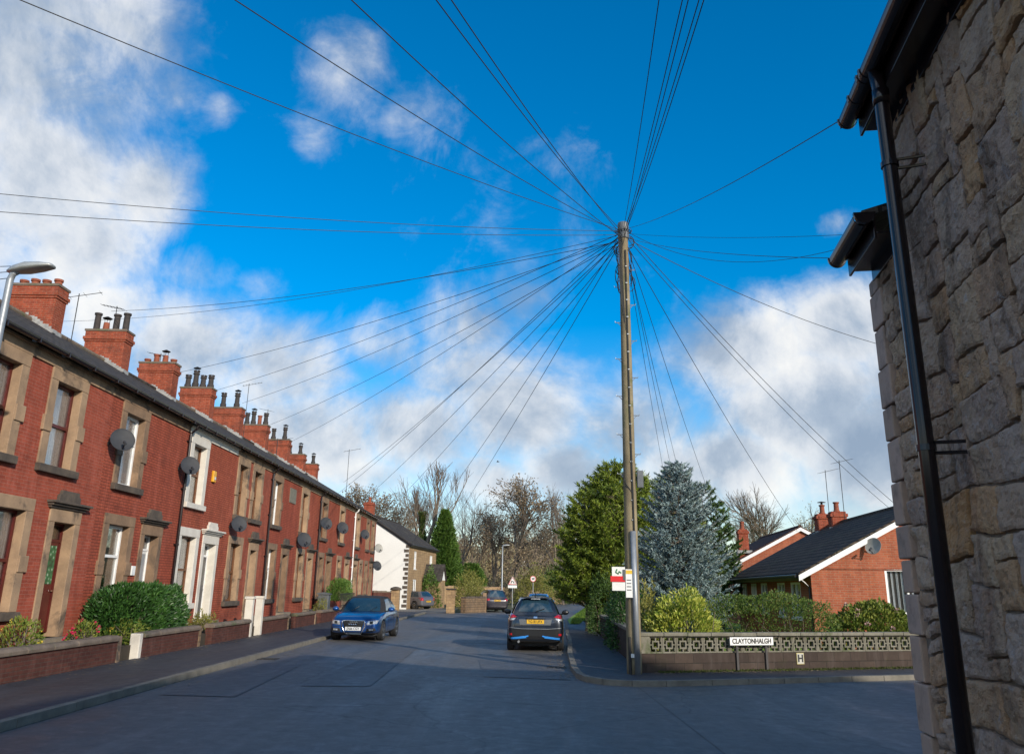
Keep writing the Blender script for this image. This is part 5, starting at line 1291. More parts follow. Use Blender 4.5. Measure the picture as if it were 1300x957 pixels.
for sg in (-1, 1):
    hl = D('headlight', [(sg*.44, .52), (sg*.76, .56), (sg*.785, .675), (sg*.47, .645)], 1, 'lampglass', .012)
    D('headlight_unit', [(sg*.54, .555), (sg*.64, .565), (sg*.64, .645), (sg*.54, .635)], 1, 'blackm', .018, 4, 3, hl)
    D('lower_intake', [(sg*.42, .30), (sg*.74, .33), (sg*.72, .43), (sg*.45, .41)], 1, 'blackm', .008)
    D('fog_light', [(sg*.52, .34), (sg*.66, .35), (sg*.66, .40), (sg*.52, .39)], 1, 'lampglass', .018, 4, 3)
Ln('bumper_line', [(-.78, .47), (-.42, .46)], 1, .006, 'blackm', .003, None, False); Ln('bumper_line', [(.42, .46), (.78, .47)], 1, .006, 'blackm', .003, None, False)
plate(c, 1, .40, 'JX66 CGY', 'plate_w')
Ln('bonnet_line', [(-.70, .70), (-.38, .672), (.38, .672), (.70, .70)], 1, .005, 'black', .003, None, False)
for sg in (-1, 1): D('tail_light', [(sg*.48, .66), (sg*.80, .66), (sg*.82, .80), (sg*.5, .80)], -1, 'red_lamp')
for i, x in enumerate((-.3, .32)): a = c['P']('F', .5+x/1.4, .05); b_ = c['P']('F', .35+x/1.4, .28); MB().tube([a+Vector((0, .03, .02)), b_+Vector((0, .02, .025))], .009, 4).build('wiper', M['black'], c['car'])
a = c['P']('F', .5, .86); MB().box(-.11, .11, a.y-.20, a.y-.16, a.z-.08, a.z-.02).build('mirror', M['black'], c['car'])
c['car'].scale = (1.04, 1.02, 1.03)
place(c, -5.20, 32.05, 180-2.5)

# --- dark crossover with blue trim, tail towards the camera
prof = [(-2.06, .78, .40, .76), (-2.02, .90, .30, 1.00), (-1.88, .95, .26, 1.10), (-1.4, 1.0, .25, 1.12), (-.8, .99, .24, 1.08), (0, .985, .24, 1.04), (.7, .99, .24, 1.00), (1.1, .99, .24, .99), (1.6, .97, .25, .93), (1.9, .92, .27, .86), (2.03, .82, .32, .74)]
c = make_car('dark blue-black crossover with bright blue bumper trim and a yellow rear plate', 'carblack', 4.13, 1.76, 1.57, prof, (-1.92, 1.05, .85, 1.06, -1.50, .35, .57, 1.56), wr=.345, wb=(-1.22, 1.30), splits=(.36, .66), side='suv')
D, Ln = c['decal'], c['line']
for sg in (-1, 1):
    D('tail_light', [(sg*.56, 1.00), (sg*.80, .95), (sg*.83, 1.03), (sg*.70, 1.08)], -1, 'red_lamp', .022)
    D('tail_light', [(sg*.64, .91), (sg*.82, .89), (sg*.82, .945), (sg*.60, .97)], -1, 'lampglass', .020)
    D('reflector', [(sg*.70, .47), (sg*.79, .47), (sg*.79, .53), (sg*.70, .53)], -1, 'red_lamp', .02, 4, 3)
    D('blue_trim', [(sg*.26, .40), (sg*.74, .35), (sg*.74, .405), (sg*.34, .455)], -1, 'trimblue', .035, 8, 3)
    D('blue_trim', [(sg*.20, .445), (sg*.36, .40), (sg*.36, .445), (sg*.22, .475)], -1, 'trimblue', .034, 4, 3)
D('lower_bumper', [(-.80, .27), (.80, .27), (.84, .64), (-.84, .64)], -1, 'black', .010, 14, 4)
Ln('chrome_strip', [(-.78, .69), (-.4, .66), (.4, .66), (.78, .69)], -1, .009, 'galv', .022, None, False)
D('plate_recess', [(-.46, .77), (.46, .77), (.50, .93), (-.50, .93)], -1, 'signgrey', .008, 10, 3)
plate(c, -1, .865, 'YG18 UFX', 'plate_y')
Ln('tailgate_handle', [(-.30, .945), (.30, .945)], -1, .014, 'black', .02, None, False)
D('badge', [(-.055, .965), (.055, .965), (.055, 1.02), (-.055, 1.02)], -1, 'chrome', .018, 3, 3)
Ln('tailgate_line', [(-.66, .62), (-.60, .86), (-.52, .99)], -1, .005, 'black', .003, None, False); Ln('tailgate_line', [(.66, .62), (.60, .86), (.52, .99)], -1, .005, 'black', .003, None, False)
tb = c['P']('B', .5, .985); MB().box(-.44, .44, tb.y-.14, tb.y+.06, tb.z-.005, tb.z+.025).build('spoiler', M['carblack'], c['car'])
MB().box(-.14, .14, tb.y-.15, tb.y-.12, tb.z-.035, tb.z-.008).build('brake_light', M['lampglass'], c['car'])
MB().tube([(0, tb.y+.12, tb.z+.02), (0, tb.y+.05, tb.z+.13)], .012, 6).build('aerial', M['black'], c['car'])
a, b_ = c['P']('B', .5, .20), c['P']('B', .72, .36); MB().tube([a+Vector((0, -.04, 0)), b_+Vector((0, -.04, 0))], .012, 5).build('wiper', M['black'], c['car'])
MB().tube([(-.5, -2.02, .30), (-.5, -2.10, .29)], .035, 10).build('exhaust', M['galv'], c['car'])
place(c, .93, 28.35, -2.5)

# --- grey hatchback on the drive, seen from its rear quarter
prof = [(-2.02, .80, .36, .74), (-1.98, .92, .26, .93), (-1.8, .97, .22, .98), (-1.3, 1.0, .2, 1.0), (-.6, 1.0, .2, .985), (.2, 1.0, .2, .96), (.9, .99, .2, .93), (1.3, .97, .2, .88), (1.7, .93, .22, .80), (1.92, .86, .26, .72), (2.0, .76, .3, .64)]
c = make_car('grey hatchback standing on the drive before the stone cottage', 'cargrey', 4.02, 1.70, 1.46, prof, (-1.88, 1.15, .90, .96, -1.45, .30, .64, 1.42), wr=.315, wb=(-1.2, 1.25), splits=(.32, .64))
for sg in (-1, 1): c['decal']('tail_light', [(sg*.58, .68), (sg*.80, .68), (sg*.80, .92), (sg*.62, .92)], -1, 'red_lamp', .02)
plate(c, -1, .62, 'PN07 KLX', 'plate_y')
place(c, -8.15, 72.6, 52)
# --- dark estate parked at the bend
prof = [(-2.28, .82, .40, .78), (-2.23, .93, .28, 1.00), (-2.0, .97, .24, 1.05), (-1.4, 1.0, .22, 1.06), (-.5, 1.0, .22, 1.04), (.4, 1.0, .22, 1.02), (1.0, .99, .22, 1.0), (1.5, .97, .22, .94), (1.95, .92, .25, .86), (2.2, .82, .3, .74)]
c = make_car('dark estate car with a yellow rear plate parked by the stone wall at the bend', 'carblk2', 4.5, 1.84, 1.66, prof, (-2.12, 1.2, .90, 1.02, -1.85, .35, .68, 1.62), wr=.35, wb=(-1.35, 1.35), splits=(.36, .66), side='suv')
for sg in (-1, 1): c['decal']('tail_light', [(sg*.58, .86), (sg*.82, .84), (sg*.82, 1.0), (sg*.60, 1.0)], -1, 'red_lamp', .02)
plate(c, -1, .86, 'MV15 OHB', 'plate_y')
place(c, -1.35, 68.3, 14)
# --- bright blue saloon hidden behind the crossover
prof = [(-2.2, .80, .38, .74), (-2.15, .92, .26, .90), (-1.9, .97, .22, .95), (-1.2, 1.0, .2, .96), (0, 1.0, .2, .95), (1.0, .99, .2, .92), (1.5, .96, .22, .84), (1.95, .90, .25, .74), (2.15, .78, .3, .62)]
c = make_car('bright blue car of which only the roof shows over the dark crossover', 'cyanblue', 4.35, 1.78, 1.5, prof, (-1.75, 1.0, .90, .95, -1.1, .2, .66, 1.47), wr=.32, wb=(-1.3, 1.3), splits=(.36, .66))
plate(c, -1, .62, 'PO12 TVE', 'plate_y')
place(c, 1.98, 56.5, 0)

# ------------------------------------------------------------------ vegetation
def rv(r_, s=1.): return Vector((r_.uniform(-s, s), r_.uniform(-s, s), r_.uniform(-s, s)))
def leaf(mb, p, d, l_, w_, r_, fold=.25):
    d = d.normalized(); s = d.cross(rv(r_)).normalized()
    q = p+d*l_*.45; up_ = s.cross(d)*w_*fold
    mb.v += [tuple(p), tuple(q+s*w_*.5+up_), tuple(p+d*l_), tuple(q-s*w_*.5+up_)]; k = len(mb.v); mb.f.append((k-4, k-3, k-2, k-1))
def blade(mb, p, d, l_, w_, r_):
    s = d.cross(rv(r_)).normalized()*w_*.5; mb.v += [tuple(p-s), tuple(p+s), tuple(p+d*l_)]; k = len(mb.v); mb.f.append((k-3, k-2, k-1))
def limb(mb, p, d, l_, r0_, depth, rr, mbt, P_):
    """recursive branch; thick wood goes to mb, fine twigs to mbt"""
    n = 4 if depth > 2 else 3 if depth > 0 else 2; pts = [p]; q = p.copy(); dd = d.copy()
    for i in range(n): dd = (dd+rv(rr, P_['wob'])+Vector((0, 0, P_['up']*(1 if depth > 1 else .6)))).normalized(); q = q+dd*l_/n; pts.append(q.copy())
    r1_ = r0_*P_['tap']; tgt = mb if depth >= P_['split'] else mbt
    tgt.tube(pts, [r0_+(r1_-r0_)*i/n for i in range(n+1)], 7 if depth >= 4 else 4 if depth >= 2 else 3, caps=False)
    if depth == 0:
        if P_.get('tips') is not None: P_['tips'].append((pts[-1].copy(), dd.copy()))
        return
    k = rr.choice(P_['kids'])
    for i in range(k):
        f = (.35+.65*(i+1)/k) if i < k-1 else 1; j = min(n-1, int(f*n)); s = pts[j].lerp(pts[j+1], f*n-j) if f < 1 else pts[-1]
        ax = dd.orthogonal().normalized(); ax.rotate(Matrix.Rotation(rr.uniform(0, 6.28), 3, dd))
        ang = P_['spread']*rr.uniform(.6, 1.2)*(1 if i < k-1 else .45)
        nd = (dd*math.cos(ang)+ax*math.sin(ang)).normalized()
        limb(mb, s, nd, l_*P_['len']*rr.uniform(.8, 1.15), r1_*(.72 if i < k-1 else .95), depth-1, rr, mbt, P_)
def bare_tree(x, y, h_, lab, seed, depth=6, spread=.55, kids=(3, 3, 4), rad=.28, twig='twig', wob=.14, upb=.06, lenf=.74, leaves=0, leafm='brownleaf', ivy=False, base=0., trunkf=.30, grp='bare trees behind the houses', lean=(0, 0), lsz=.16, twr=None):
    rr = random.Random(seed); t_ = thing('bare_tree' if leaves < 2 else 'autumn_tree', lab, 'tree', (x, y, base), grp)
    a, b_ = MB(), MB(); tips = []
    P_ = dict(wob=wob, up=upb, tap=.72, kids=kids, spread=spread, len=lenf, split=2, tips=tips)
    tot = sum(lenf**i for i in range(depth+1)); l0 = h_/tot*1.12
    limb(a, Vector((x, y, base-.1)), Vector((lean[0], lean[1], 1)).normalized(), l0, rad, depth, rr, b_, P_)
    zmax = max(v[2] for v in b_.v); s = h_/(zmax-base)
    for mm in (a, b_): mm.v = [(x+(v[0]-x)*s, y+(v[1]-y)*s, base+(v[2]-base)*s) for v in mm.v]
    tips = [(Vector((x+(p.x-x)*s, y+(p.y-y)*s, base+(p.z-base)*s)), d) for p, d in tips]
    a.build('trunk', M['bark'], t_, smooth=True, fix=False)
    b_.build('crown', M[twig], t_, fix=False)
    if leaves:
        lm = MB()
        for p, d in tips:
            for _ in range(leaves): leaf(lm, p+rv(rr, .35), rv(rr), lsz*rr.uniform(.7, 1.4), lsz*.8, rr)
        lm.build('foliage', M[leafm], t_, fix=False)
    if ivy:
        im = MB()
        for _ in range(5200):
            z = rr.random()**.9*h_*.62; an = rr.uniform(0, 6.28); r_ = (.25+.75*rr.random()**.5)*(.75+.45*math.sin(z*1.3))*(1.15-z/h_)
            leaf(im, Vector((x+lean[0]*z+math.cos(an)*r_, y+math.sin(an)*r_, base+z)), rv(rr), .22, .2, rr)
        im.build('ivy', M['ivy'], t_, fix=False)
    return t_
def conifer(x, y, h_, r_, lab, mat_, seed, style='spray', n=2600, z0=.3, power=.75, grp=None, base=0., droop=0., tops=1, name='conifer_tree', bl=.34, bw_=.07, per=9, topw=.06, cat='tree', squash=1.0):
    """dense evergreen: a trunk, whorled limbs and fans of small sprays through the crown's outer shell"""
    rr = random.Random(seed); t_ = thing(name, lab, cat, (x, y, base), grp); tr = MB(); tr.tube([(x, y, base-.1), (x, y, base+h_*.5), (x, y, base+h_*.96)], [.04*h_*.55+.05, .02*h_, .012], 8)
    fo = MB()
    def rad(z, an):
        f = (z-z0)/(h_-z0); f = min(max(f, 0), 1)
        q = r_*((1-f)**power*(1-topw)+topw)*(.80+.20*min(1, f*5))
        q *= 1+.16*noise.noise(Vector((math.cos(an)*1.6, math.sin(an)*1.6, z*.9+seed)))+.10*noise.noise(Vector((math.cos(an)*4, math.sin(an)*4, z*2.4+seed)))
        return q
    for i in range(n):
        f = rr.random()**1.25; z = z0+(h_-z0)*f; an = rr.uniform(0, 6.283); R_ = rad(z, an); rho = R_*(1-.42*rr.random()**2)
        o_ = Vector((math.cos(an), math.sin(an)*squash, 0)); p = Vector((x, y, base+z))+o_*rho
        if style == 'spray':      # flat feathery fans reaching outwards and upwards
            d = (o_*rr.uniform(.7, 1.1)+Vector((0, 0, rr.uniform(.15, .75)))+rv(rr, .25)).normalized(); side = d.cross(Vector((0, 0, 1))+rv(rr, .5)).normalized()
            L_ = bl*rr.uniform(.7, 1.4); p = p-d*L_*.5
            if rr.random() < .35: tr.tube([Vector((x, y, base+z-.3*R_)), p], [.03, .008], 3, caps=False)
            for k in range(per):
                q = k/per; c_ = p+d*L_*q
                for s_ in (-1, 1): blade(fo, c_, (d*.8+side*s_*(.75-.3*q)+Vector((0, 0, -.12))+rv(rr, .12)).normalized(), L_*(.55-.32*q), bw_, rr)
            blade(fo, p+d*L_*.6, d, L_*.6, bw_, rr)
        else:                     # stiff needle tufts along short twigs
            d = (o_+Vector((0, 0, rr.uniform(-.15, .45)))+rv(rr, .3)).normalized(); L_ = bl*rr.uniform(.7, 1.3); p = p-d*L_*.6
            if rr.random() < .3: tr.tube([Vector((x, y, base+z)), p+d*L_], [.025, .006], 3, caps=False)
            for k in range(per):
                q = k/per; c_ = p+d*L_*q; nd = (d*.55+rv(rr, .8)).normalized(); blade(fo, c_, nd, bw_*3.0*rr.uniform(.7, 1.2), bw_, rr)
    for k in range(tops):
        tx, ty = (x, y) if k == 0 else (x+rr.uniform(-.55, .55)*r_, y+rr.uniform(-.4, .4)*r_); tz = base+h_ if k == 0 else base+h_*rr.uniform(.84, .97)
        tr.tube([(tx, ty, tz-.8), (tx+.02, ty, tz+.25)], [.03, .006], 4)
        for q in range(26): z = tz-.75+.95*rr.random(); an = rr.uniform(0, 6.28); blade(fo, Vector((tx, ty, z)), Vector((math.cos(an), math.sin(an), .6)).normalized(), .10+.35*(tz+.25-z), bw_*.9, rr)
    tr.build('trunk', M['bark'], t_, fix=False)
    fo.build('crown', M[mat_], t_, fix=False)
    return t_
def bush(name, x0, x1, y0, y1, z0, z1, lab, mat_, n, sz, seed, cat='shrub', shape='box', fr=None, grp=None, wid=.45, flowers=None, bump=.12, cov=.75):
    """clipped or loose shrub: woody stems inside, leaves spread through the outer part of an uneven volume"""
    rr = random.Random(seed); fr = fr or (lambda a, b, c: Vector((a, b, c)))
    t_ = thing(name, lab, cat, tuple(fr((x0+x1)/2, (y0+y1)/2, z0)), grp); fo = MB(); st_ = MB(); fl = MB()
    cx_, cy_, cz_ = (x0+x1)/2, (y0+y1)/2, (z0+z1)/2; ax_, ay_, az_ = (x1-x0)/2, (y1-y0)/2, (z1-z0)
    for i in range(n):
        an = rr.uniform(0, 6.283); w_ = rr.random(); el = math.asin(w_)
        d = Vector((math.cos(an)*math.cos(el), math.sin(an)*math.cos(el), math.sin(el)))
        e = 4.0 if shape == 'box' else 2.2
        s = (abs(d.x)**e+abs(d.y)**e+abs(d.z)**e)**(-1/e); p = Vector((d.x*s*ax_, d.y*s*ay_, d.z*s*az_))
        k = 1+bump*noise.noise(Vector((p.x*2.2/max(ax_, .3), p.y*2.2, p.z*2.6+seed)))*2+bump*.6*noise.noise(Vector((p.x*5, p.y*5, p.z*5+seed)))
        k *= (1-(1-cov)*rr.random()**1.6); p *= k
        nd = (Vector((d.x, d.y, d.z*.9+.25))+rv(rr, .75)).normalized()
        q = fr(cx_+p.x, cy_+p.y, z0+p.z); leaf(fo, Vector(q), nd, sz*rr.uniform(.7, 1.3), sz*wid, rr)
        if flowers and rr.random() < flowers[1] and k > .93:
            for _ in range(flowers[3]): leaf(fl, Vector(q)+nd*sz*.6+rv(rr, flowers[2]*.5), rv(rr), flowers[2], flowers[2], rr)
    for i in range(14):
        a = fr(cx_+rr.uniform(-.6, .6)*ax_, cy_+rr.uniform(-.5, .5)*ay_, z0-.03); b_ = fr(cx_+rr.uniform(-.85, .85)*ax_, cy_+rr.uniform(-.8, .8)*ay_, z0+az_*rr.uniform(.5, .88)); st_.tube([a, b_], [.02, .006], 4, caps=False)
    st_.build('stems', M['bark'], t_, fix=False); fo.build('foliage', M[mat_], t_, fix=False)
    if flowers: fl.build('flowers', M[flowers[0]], t_, fix=False)
    return t_
def boughs(fo, tr, x, y, base, z0, h_, r_, power, rr, pitch, twig_l, bl_, bw_, per, lv, nb, dr=0., rough=.22, tipup=.3, inner=.3):
    """whorled limbs, side twigs and needles: the crown is built limb by limb"""
    tr.tube([(x, y, base-.1), (x, y, base+h_*.5), (x, y, base+h_)], [.014*h_+.03, .011*h_, .01], 7)
    for i in range(lv):
        f = (i+rr.random()*.7)/lv; z = z0+(h_-z0)*f**.92; R_ = r_*((1-f)**power*.97+.03)*(.78+.22*min(1, f*6)); n_ = max(4, int(nb*(.45+.55*(1-f))))
        a0 = rr.uniform(0, 6.28)
        for b in range(n_):
            an = a0+6.283*b/n_+rr.uniform(-.3, .3)
            L_ = R_*rr.uniform(1-rough*1.6, 1+rough)*(1+.22*noise.noise(Vector((math.cos(an)*1.5+x, math.sin(an)*1.5, z*.7)))); L_ = max(L_, .12)
            pt_ = pitch*(.6+.6*f)+rr.uniform(-.12, .12)
            o_ = Vector((math.cos(an), math.sin(an), 0)); pts = []; m_ = 6
            zc = 0
            for k in range(m_+1):
                q = k/m_; pts.append(Vector((x, y, base+z-L_*math.sin(pt_)*.35))+o_*L_*q+Vector((0, 0, L_*(math.sin(pt_)*q-dr*math.sin(q*2.4)+tipup*q*q*.5))))
            tr.tube(pts, [.012+.006*L_*(1-k/m_) for k in range(m_+1)], 3, caps=False)
            nt = max(4, int(L_/.085)); side0 = o_.cross(Vector((0, 0, 1)))
            for t_ in range(nt):
                q = inner+(1-inner)*(t_+rr.random())/nt; q = min(q, .999); j = int(q*m_); p = pts[j].lerp(pts[j+1], q*m_-j); d0 = (pts[j+1]-pts[j]).normalized()
                sg = 1 if rr.random() < .5 else -1; l_ = twig_l*(.55+.75*(1-q))*rr.uniform(.6, 1.2)
                d = (d0*rr.uniform(.6, 1.0)+side0*sg*rr.uniform(.3, 1.0)+Vector((0, 0, rr.uniform(-.15, .35)))).normalized()
                if q > .93: d = d0
                for k in range(per):
                    s_ = (k+rr.random())/per; c_ = p+d*l_*s_; nd = (d*rr.uniform(.35, .9)+rv(rr, .62)).normalized(); blade(fo, c_, nd, bl_*rr.uniform(.7, 1.25), bw_, rr)
    for q in range(30): z = base+h_-.5*rr.random(); an = rr.uniform(0, 6.28); blade(fo, Vector((x, y, z)), Vector((math.cos(an), math.sin(an), .9)).normalized(), bl_*1.4, bw_, rr)
def bough_tree(name, lab, stems, mat_, seed, grp=None, cat='tree', **k):
    rr = random.Random(seed); fo, tr = MB(), MB(); t_ = thing(name, lab, cat, (stems[0][0], stems[0][1], 0), grp)
    for (x, y, h_, r_, z0) in stems: boughs(fo, tr, x, y, 0, z0, h_, r_, k['power'], rr, k['pitch'], k['twig_l'], k['bl_'], k['bw_'], k['per'], int(k['lvm']*(h_-z0)), k['nb'], k.get('dr', 0), k.get('rough', .22), k.get('tipup', .3), k.get('inner', .3))
    tr.build('trunk', M['bark'], t_, fix=False); fo.build('crown', M[mat_], t_, fix=False); return t_
# corner garden
ley = dict(power=.50, pitch=.62, twig_l=.36, bl_=.18, bw_=.050, per=9, lvm=6.0, nb=10, rough=.26, tipup=.05, inner=.45)
bough_tree('conifer_tree', 'big bushy yellow-green conifer directly behind the telegraph pole', [(4.9, 38.2, 7.3, 2.1, .9), (3.9, 38.4, 6.6, 1.75, 1.0), (5.9, 38.6, 6.9, 1.7, 1.0), (3.45, 37.4, 5.9, 1.6, 1.0), (4.6, 36.9, 6.0, 1.9, 1.0), (5.9, 37.0, 5.6, 1.6, 1.0), (4.4, 38.0, 7.1, 1.3, 2.0)], 'leyland', 3, 'conifers of the corner garden', **ley)
bough_tree('conifer_tree', 'yellow-green conifer to the right of the pole, behind the blue spruce', [(7.4, 40.5, 6.9, 1.7, .9), (6.5, 40.2, 6.2, 1.4, .9), (8.5, 40.8, 5.6, 1.4, .9)], 'leyland', 9, 'conifers of the corner garden', **ley)
bough_tree('blue_spruce', 'silvery blue spruce standing just right of the telegraph pole', [(5.45, 27.0, 5.75, 1.62, .6)], 'spruce', 21, power=.55, pitch=.16, twig_l=.27, bl_=.085, bw_=.034, per=19, lvm=8.0, nb=17, dr=.08, rough=.26, tipup=.42, inner=.25)
pine = dict(power=.42, pitch=.5, twig_l=.26, bl_=.17, bw_=.042, per=12, lvm=3.6, nb=8, rough=.25, tipup=.3, inner=.5)
bough_tree('pine_tree', 'dark green pine with rounded tufts behind the spruce', [(9.7, 42, 6.9, 1.5, .6), (10.5, 42.3, 6.0, 1.3, .6)], 'darkfir', 31, 'dark conifers behind the spruce', **pine)
bough_tree('pine_tree', 'tall slim dark pine between the spruce and the rounded pine', [(8.3, 43.5, 7.75, 1.15, .6)], 'darkfir', 33, 'dark conifers behind the spruce', **pine)
bush('variegated_shrub', 3.35, 5.05, 20.1, 21.5, .02, 1.68, 'yellow-green variegated shrub spilling over the wall beside the pole', 'varieg', 7000, .11, 41, shape='round', wid=.42, bump=.16)
bush('box_hedge', 5.0, 8.45, 21.75, 22.9, .02, 1.66, 'clipped dark green hedge behind the street name sign', 'hedge', 13000, .065, 42, cat='hedge', shape='box', bump=.07)
bush('hydrangea', 8.75, 11.6, 23.3, 24.6, .02, 1.42, 'yellow-green hydrangea with faded pink heads before the sunlit gable', 'hydra', 7000, .11, 43, shape='round', wid=.7, flowers=('petal', .010, .07, 22))
bush('dark_shrub', 3.15, 4.3, 24, 30, .02, 1.9, 'dark evergreen shrubs overhanging the side garden wall', 'laurel', 5200, .10, 44, shape='round', bump=.2)
bush('privet_hedge', 3.35, 4.9, 33.6, 37.5, .02, 2.2, 'shadowy hedge under the skirts of the big conifer', 'darkfir', 6000, .10, 45, cat='hedge', shape='box', bump=.12)
bush('loose_shrub', 3.15, 3.7, 20.4, 22.3, .02, 1.75, 'loose olive-brown shrub behind the agents board', 'olive', 1500, .09, 46, shape='round', bump=.25)
bush('far_hedge', 4.9, 8.2, 52, 84, .02, 1.6, 'long hedge along the far side of the grass verge', 'hedge', 9000, .16, 48, cat='hedge', shape='box', bump=.12, fr=lambda a, b, c: Vector((a+(b-52)*.145, b, c)))
# terrace front gardens
bush('laurel_hedge', -10.15, -9.15, 20.3, 25.4, .34, 1.66, 'tall glossy laurel hedge in front of the second terraced house', 'laurel', 15000, .115, 51, cat='hedge', shape='box', bump=.05, wid=.42)
bush('green_hedge', -9.7, -9.0, 46.0, 50.4, .95, 1.95, 'small bright green hedge on top of the railings near the blue car', 'cypress', 5000, .10, 52, cat='hedge', shape='box', bump=.15)
bush('flower_bed', -9.6, -9.05, 20.2, 22.6, .34, .88, 'low yellow-flecked plants behind the nearest garden wall', 'hydra', 2200, .07, 53, cat='plant', shape='round', flowers=('ypetal', .03, .03, 3))
bush('red_geranium', -9.7, -9.15, 19.0, 19.9, .46, .92, 'crimson flowering geranium in a pot by the maroon door', 'hydra', 600, .07, 54, cat='flower pot', shape='round', flowers=('redpetal', .12, .045, 6))
tag(MB().lathe([(.13, .34), (.18, .40), (.19, .50), (.20, .54), (.15, .54), (.14, .46)], (-9.42, 19.45, 0), n=16).build('plant_pot', M['pot_red']), 'terracotta pot holding the crimson geranium', 'plant pot')
bush('ochre_shrub', -10.0, -9.2, 26.5, 28.3, .34, .80, 'straggly ochre plant below the white window sill', 'olive', 1300, .07, 55, shape='round', bump=.3)
bush('small_plant', -10.1, -9.5, 16.9, 18.3, .34, 1.05, 'small green plant with orange flowers below the nearest window', 'hydra', 900, .08, 56, cat='plant', shape='round', flowers=('ypetal', .03, .04, 4))
bush('ochre_shrub', -9.6, -9.1, 42.0, 44.2, .34, .95, 'low plant behind the wall near the fabric roofed car', 'olive', 900, .08, 57, shape='round', bump=.3)
rl_ = thing('railings', 'dark railings under the small green hedge', 'railings', (-9.0, 47, 0))
mb = MB()
for k in range(22): y_ = 45.9+k*.2; mb.tube([(-8.92, y_, .62), (-8.92, y_, 1.35)], .012, 5)
mb.tube([(-8.92, 45.9, 1.32), (-8.92, 50.1, 1.32)], .014, 5); mb.tube([(-8.92, 45.9, .72), (-8.92, 50.1, .72)], .014, 5); mb.build('bars', M['blackm'], rl_)
wb_ = thing('wheelie_bin', 'dark wheelie bin by the sixth front door', 'bin', (-9.6, 44.9, .34))
bevel(MB().prism([(-9.85, 44.7), (-9.3, 44.7), (-9.3, 45.25), (-9.85, 45.25)], .38, 1.28).build('bin_body', M['signgrey'], wb_), .03)
MB().extr([(-9.9, 44.65, 1.29), (-9.25, 44.65, 1.29), (-9.25, 44.65, 1.33), (-9.6, 44.65, 1.40), (-9.9, 44.65, 1.36)], (0, .65, 0)).build('bin_lid', M['signgrey'], wb_)
for sg in (-9.8, -9.38): MB().lathe([(.09, 0), (.09, .05)], (sg, 45.27, .43), (1, 0, 0), 12).build('bin_wheel', M['tyre'], wb_)
# cottage garden and far side
bush('round_shrub', -7.8, -6.0, 75.2, 77.6, 0, 2.9, 'round green shrub against the stone cottage', 'cypress', 3600, .16, 61, shape='round', bump=.2)
bush('shrub', -5.2, -2.2, 80, 84, 0, 2.8, 'loose olive-green shrub between the cottage and the distant lamp', 'olive', 4200, .17, 63, shape='round', bump=.3)
bush('shrub', -3.6, -1.9, 66.5, 72, 0, 1.9, 'grassy yellow-green shrub behind the rough wall at the bend', 'olive', 2600, .14, 64, shape='round', bump=.35)
bush('shrub', .8, 4.8, 92, 96, 0, 3.3, 'olive and yellow scrub around the round road sign', 'olive', 6000, .17, 65, shape='round', bump=.3)
bush('shrub', 4.0, 7.2, 100, 106, 0, 3.6, 'green scrub behind the pale wall at the bend', 'cypress', 4200, .2, 66, shape='round', bump=.35)
# wooded bank behind everything: one mass of brown undergrowth on rising ground
bank = MB(); nx, ny = 60, 10
def bz(x, y): f = max(0, (y-112)/60.); return 8.2*min(1, f)**1.1*(1+.18*noise.noise(Vector((x*.05, y*.04, 1))))-.1
for j in range(ny+1):
    for i in range(nx+1): x_ = -60+130*i/nx; y_ = 108+90*j/ny; bank.v.append((x_, y_, bz(x_, y_)))
for j in range(ny):
    for i in range(nx): k = j*(nx+1)+i; bank.f.append((k, k+1, k+nx+2, k+nx+1))
o = bank.build('hill', M['ground'], smooth=True); o['kind'] = 'structure'
rr = random.Random(77); un = MB(); tw = MB()
for i in range(430):
    x_ = rr.uniform(-30, 38); y_ = rr.uniform(108, 172); zb = bz(x_, y_); h_ = rr.uniform(2.0, 4.2); rx_ = rr.uniform(1.3, 2.6)
    for _ in range(150):
        d = rv(rr); d.normalize(); d.z = abs(d.z); k = (1-.45*rr.random()**1.5)*(1+.25*noise.noise(Vector((d.x*2+i, d.y*2, d.z*2))))
        leaf(un, Vector((x_+d.x*rx_*k, y_+d.y*rx_*k, zb+d.z*h_*k)), (d+rv(rr, .7)), rr.uniform(.3, .55), .26, rr)
    for _ in range(9):
        d = Vector((rr.uniform(-.5, .5), rr.uniform(-.5, .5), 1)).normalized(); tw.tube([(x_, y_, zb), Vector((x_, y_, zb))+d*h_*.7, Vector((x_, y_, zb))+(d+rv(rr, .25))*h_*rr.uniform(1.0, 1.35)], [.05, .03, .012], 3, caps=False)
o = un.build('undergrowth', M['rustleaf'], fix=False); tag(o, 'rust brown undergrowth covering the wooded bank in the distance', 'undergrowth', kind='stuff')
o = tw.build('brushwood', M['twig_red'], fix=False); tag(o, 'thin bare stems standing in the brown undergrowth', 'brushwood', kind='stuff')
T = lambda px, Y: (atY(px, 740, Y).x, Y)
def bt(px, Y, topy, lab, seed, **k):
    x_, y_ = T(px, Y); b0 = bz(x_, y_) if y_ > 108 else 0; h_ = atY(px, topy, Y).z-b0; return bare_tree(x_, y_, h_, lab, seed, base=b0, **k)
bt(533, 98, 583, 'tall bare tree with an ivy covered trunk left of the middle', 101, ivy=True, rad=.42, spread=.5, depth=6, upb=.09)
bt(470, 105, 617, 'dark leaved tree rising over the end of the terrace roof', 102, leaves=3, leafm='brownleaf', spread=.7, rad=.3, lsz=.22, kids=(3, 3, 4))
bt(497, 112, 622, 'thin tree with a few dark leaves right of the terrace end', 112, leaves=2, leafm='brownleaf', spread=.65, rad=.25, lsz=.2)
bt(578, 118, 618, 'thin bare tree right of the ivy tree', 103, rad=.2, spread=.5, twig='twig_red', depth=6)
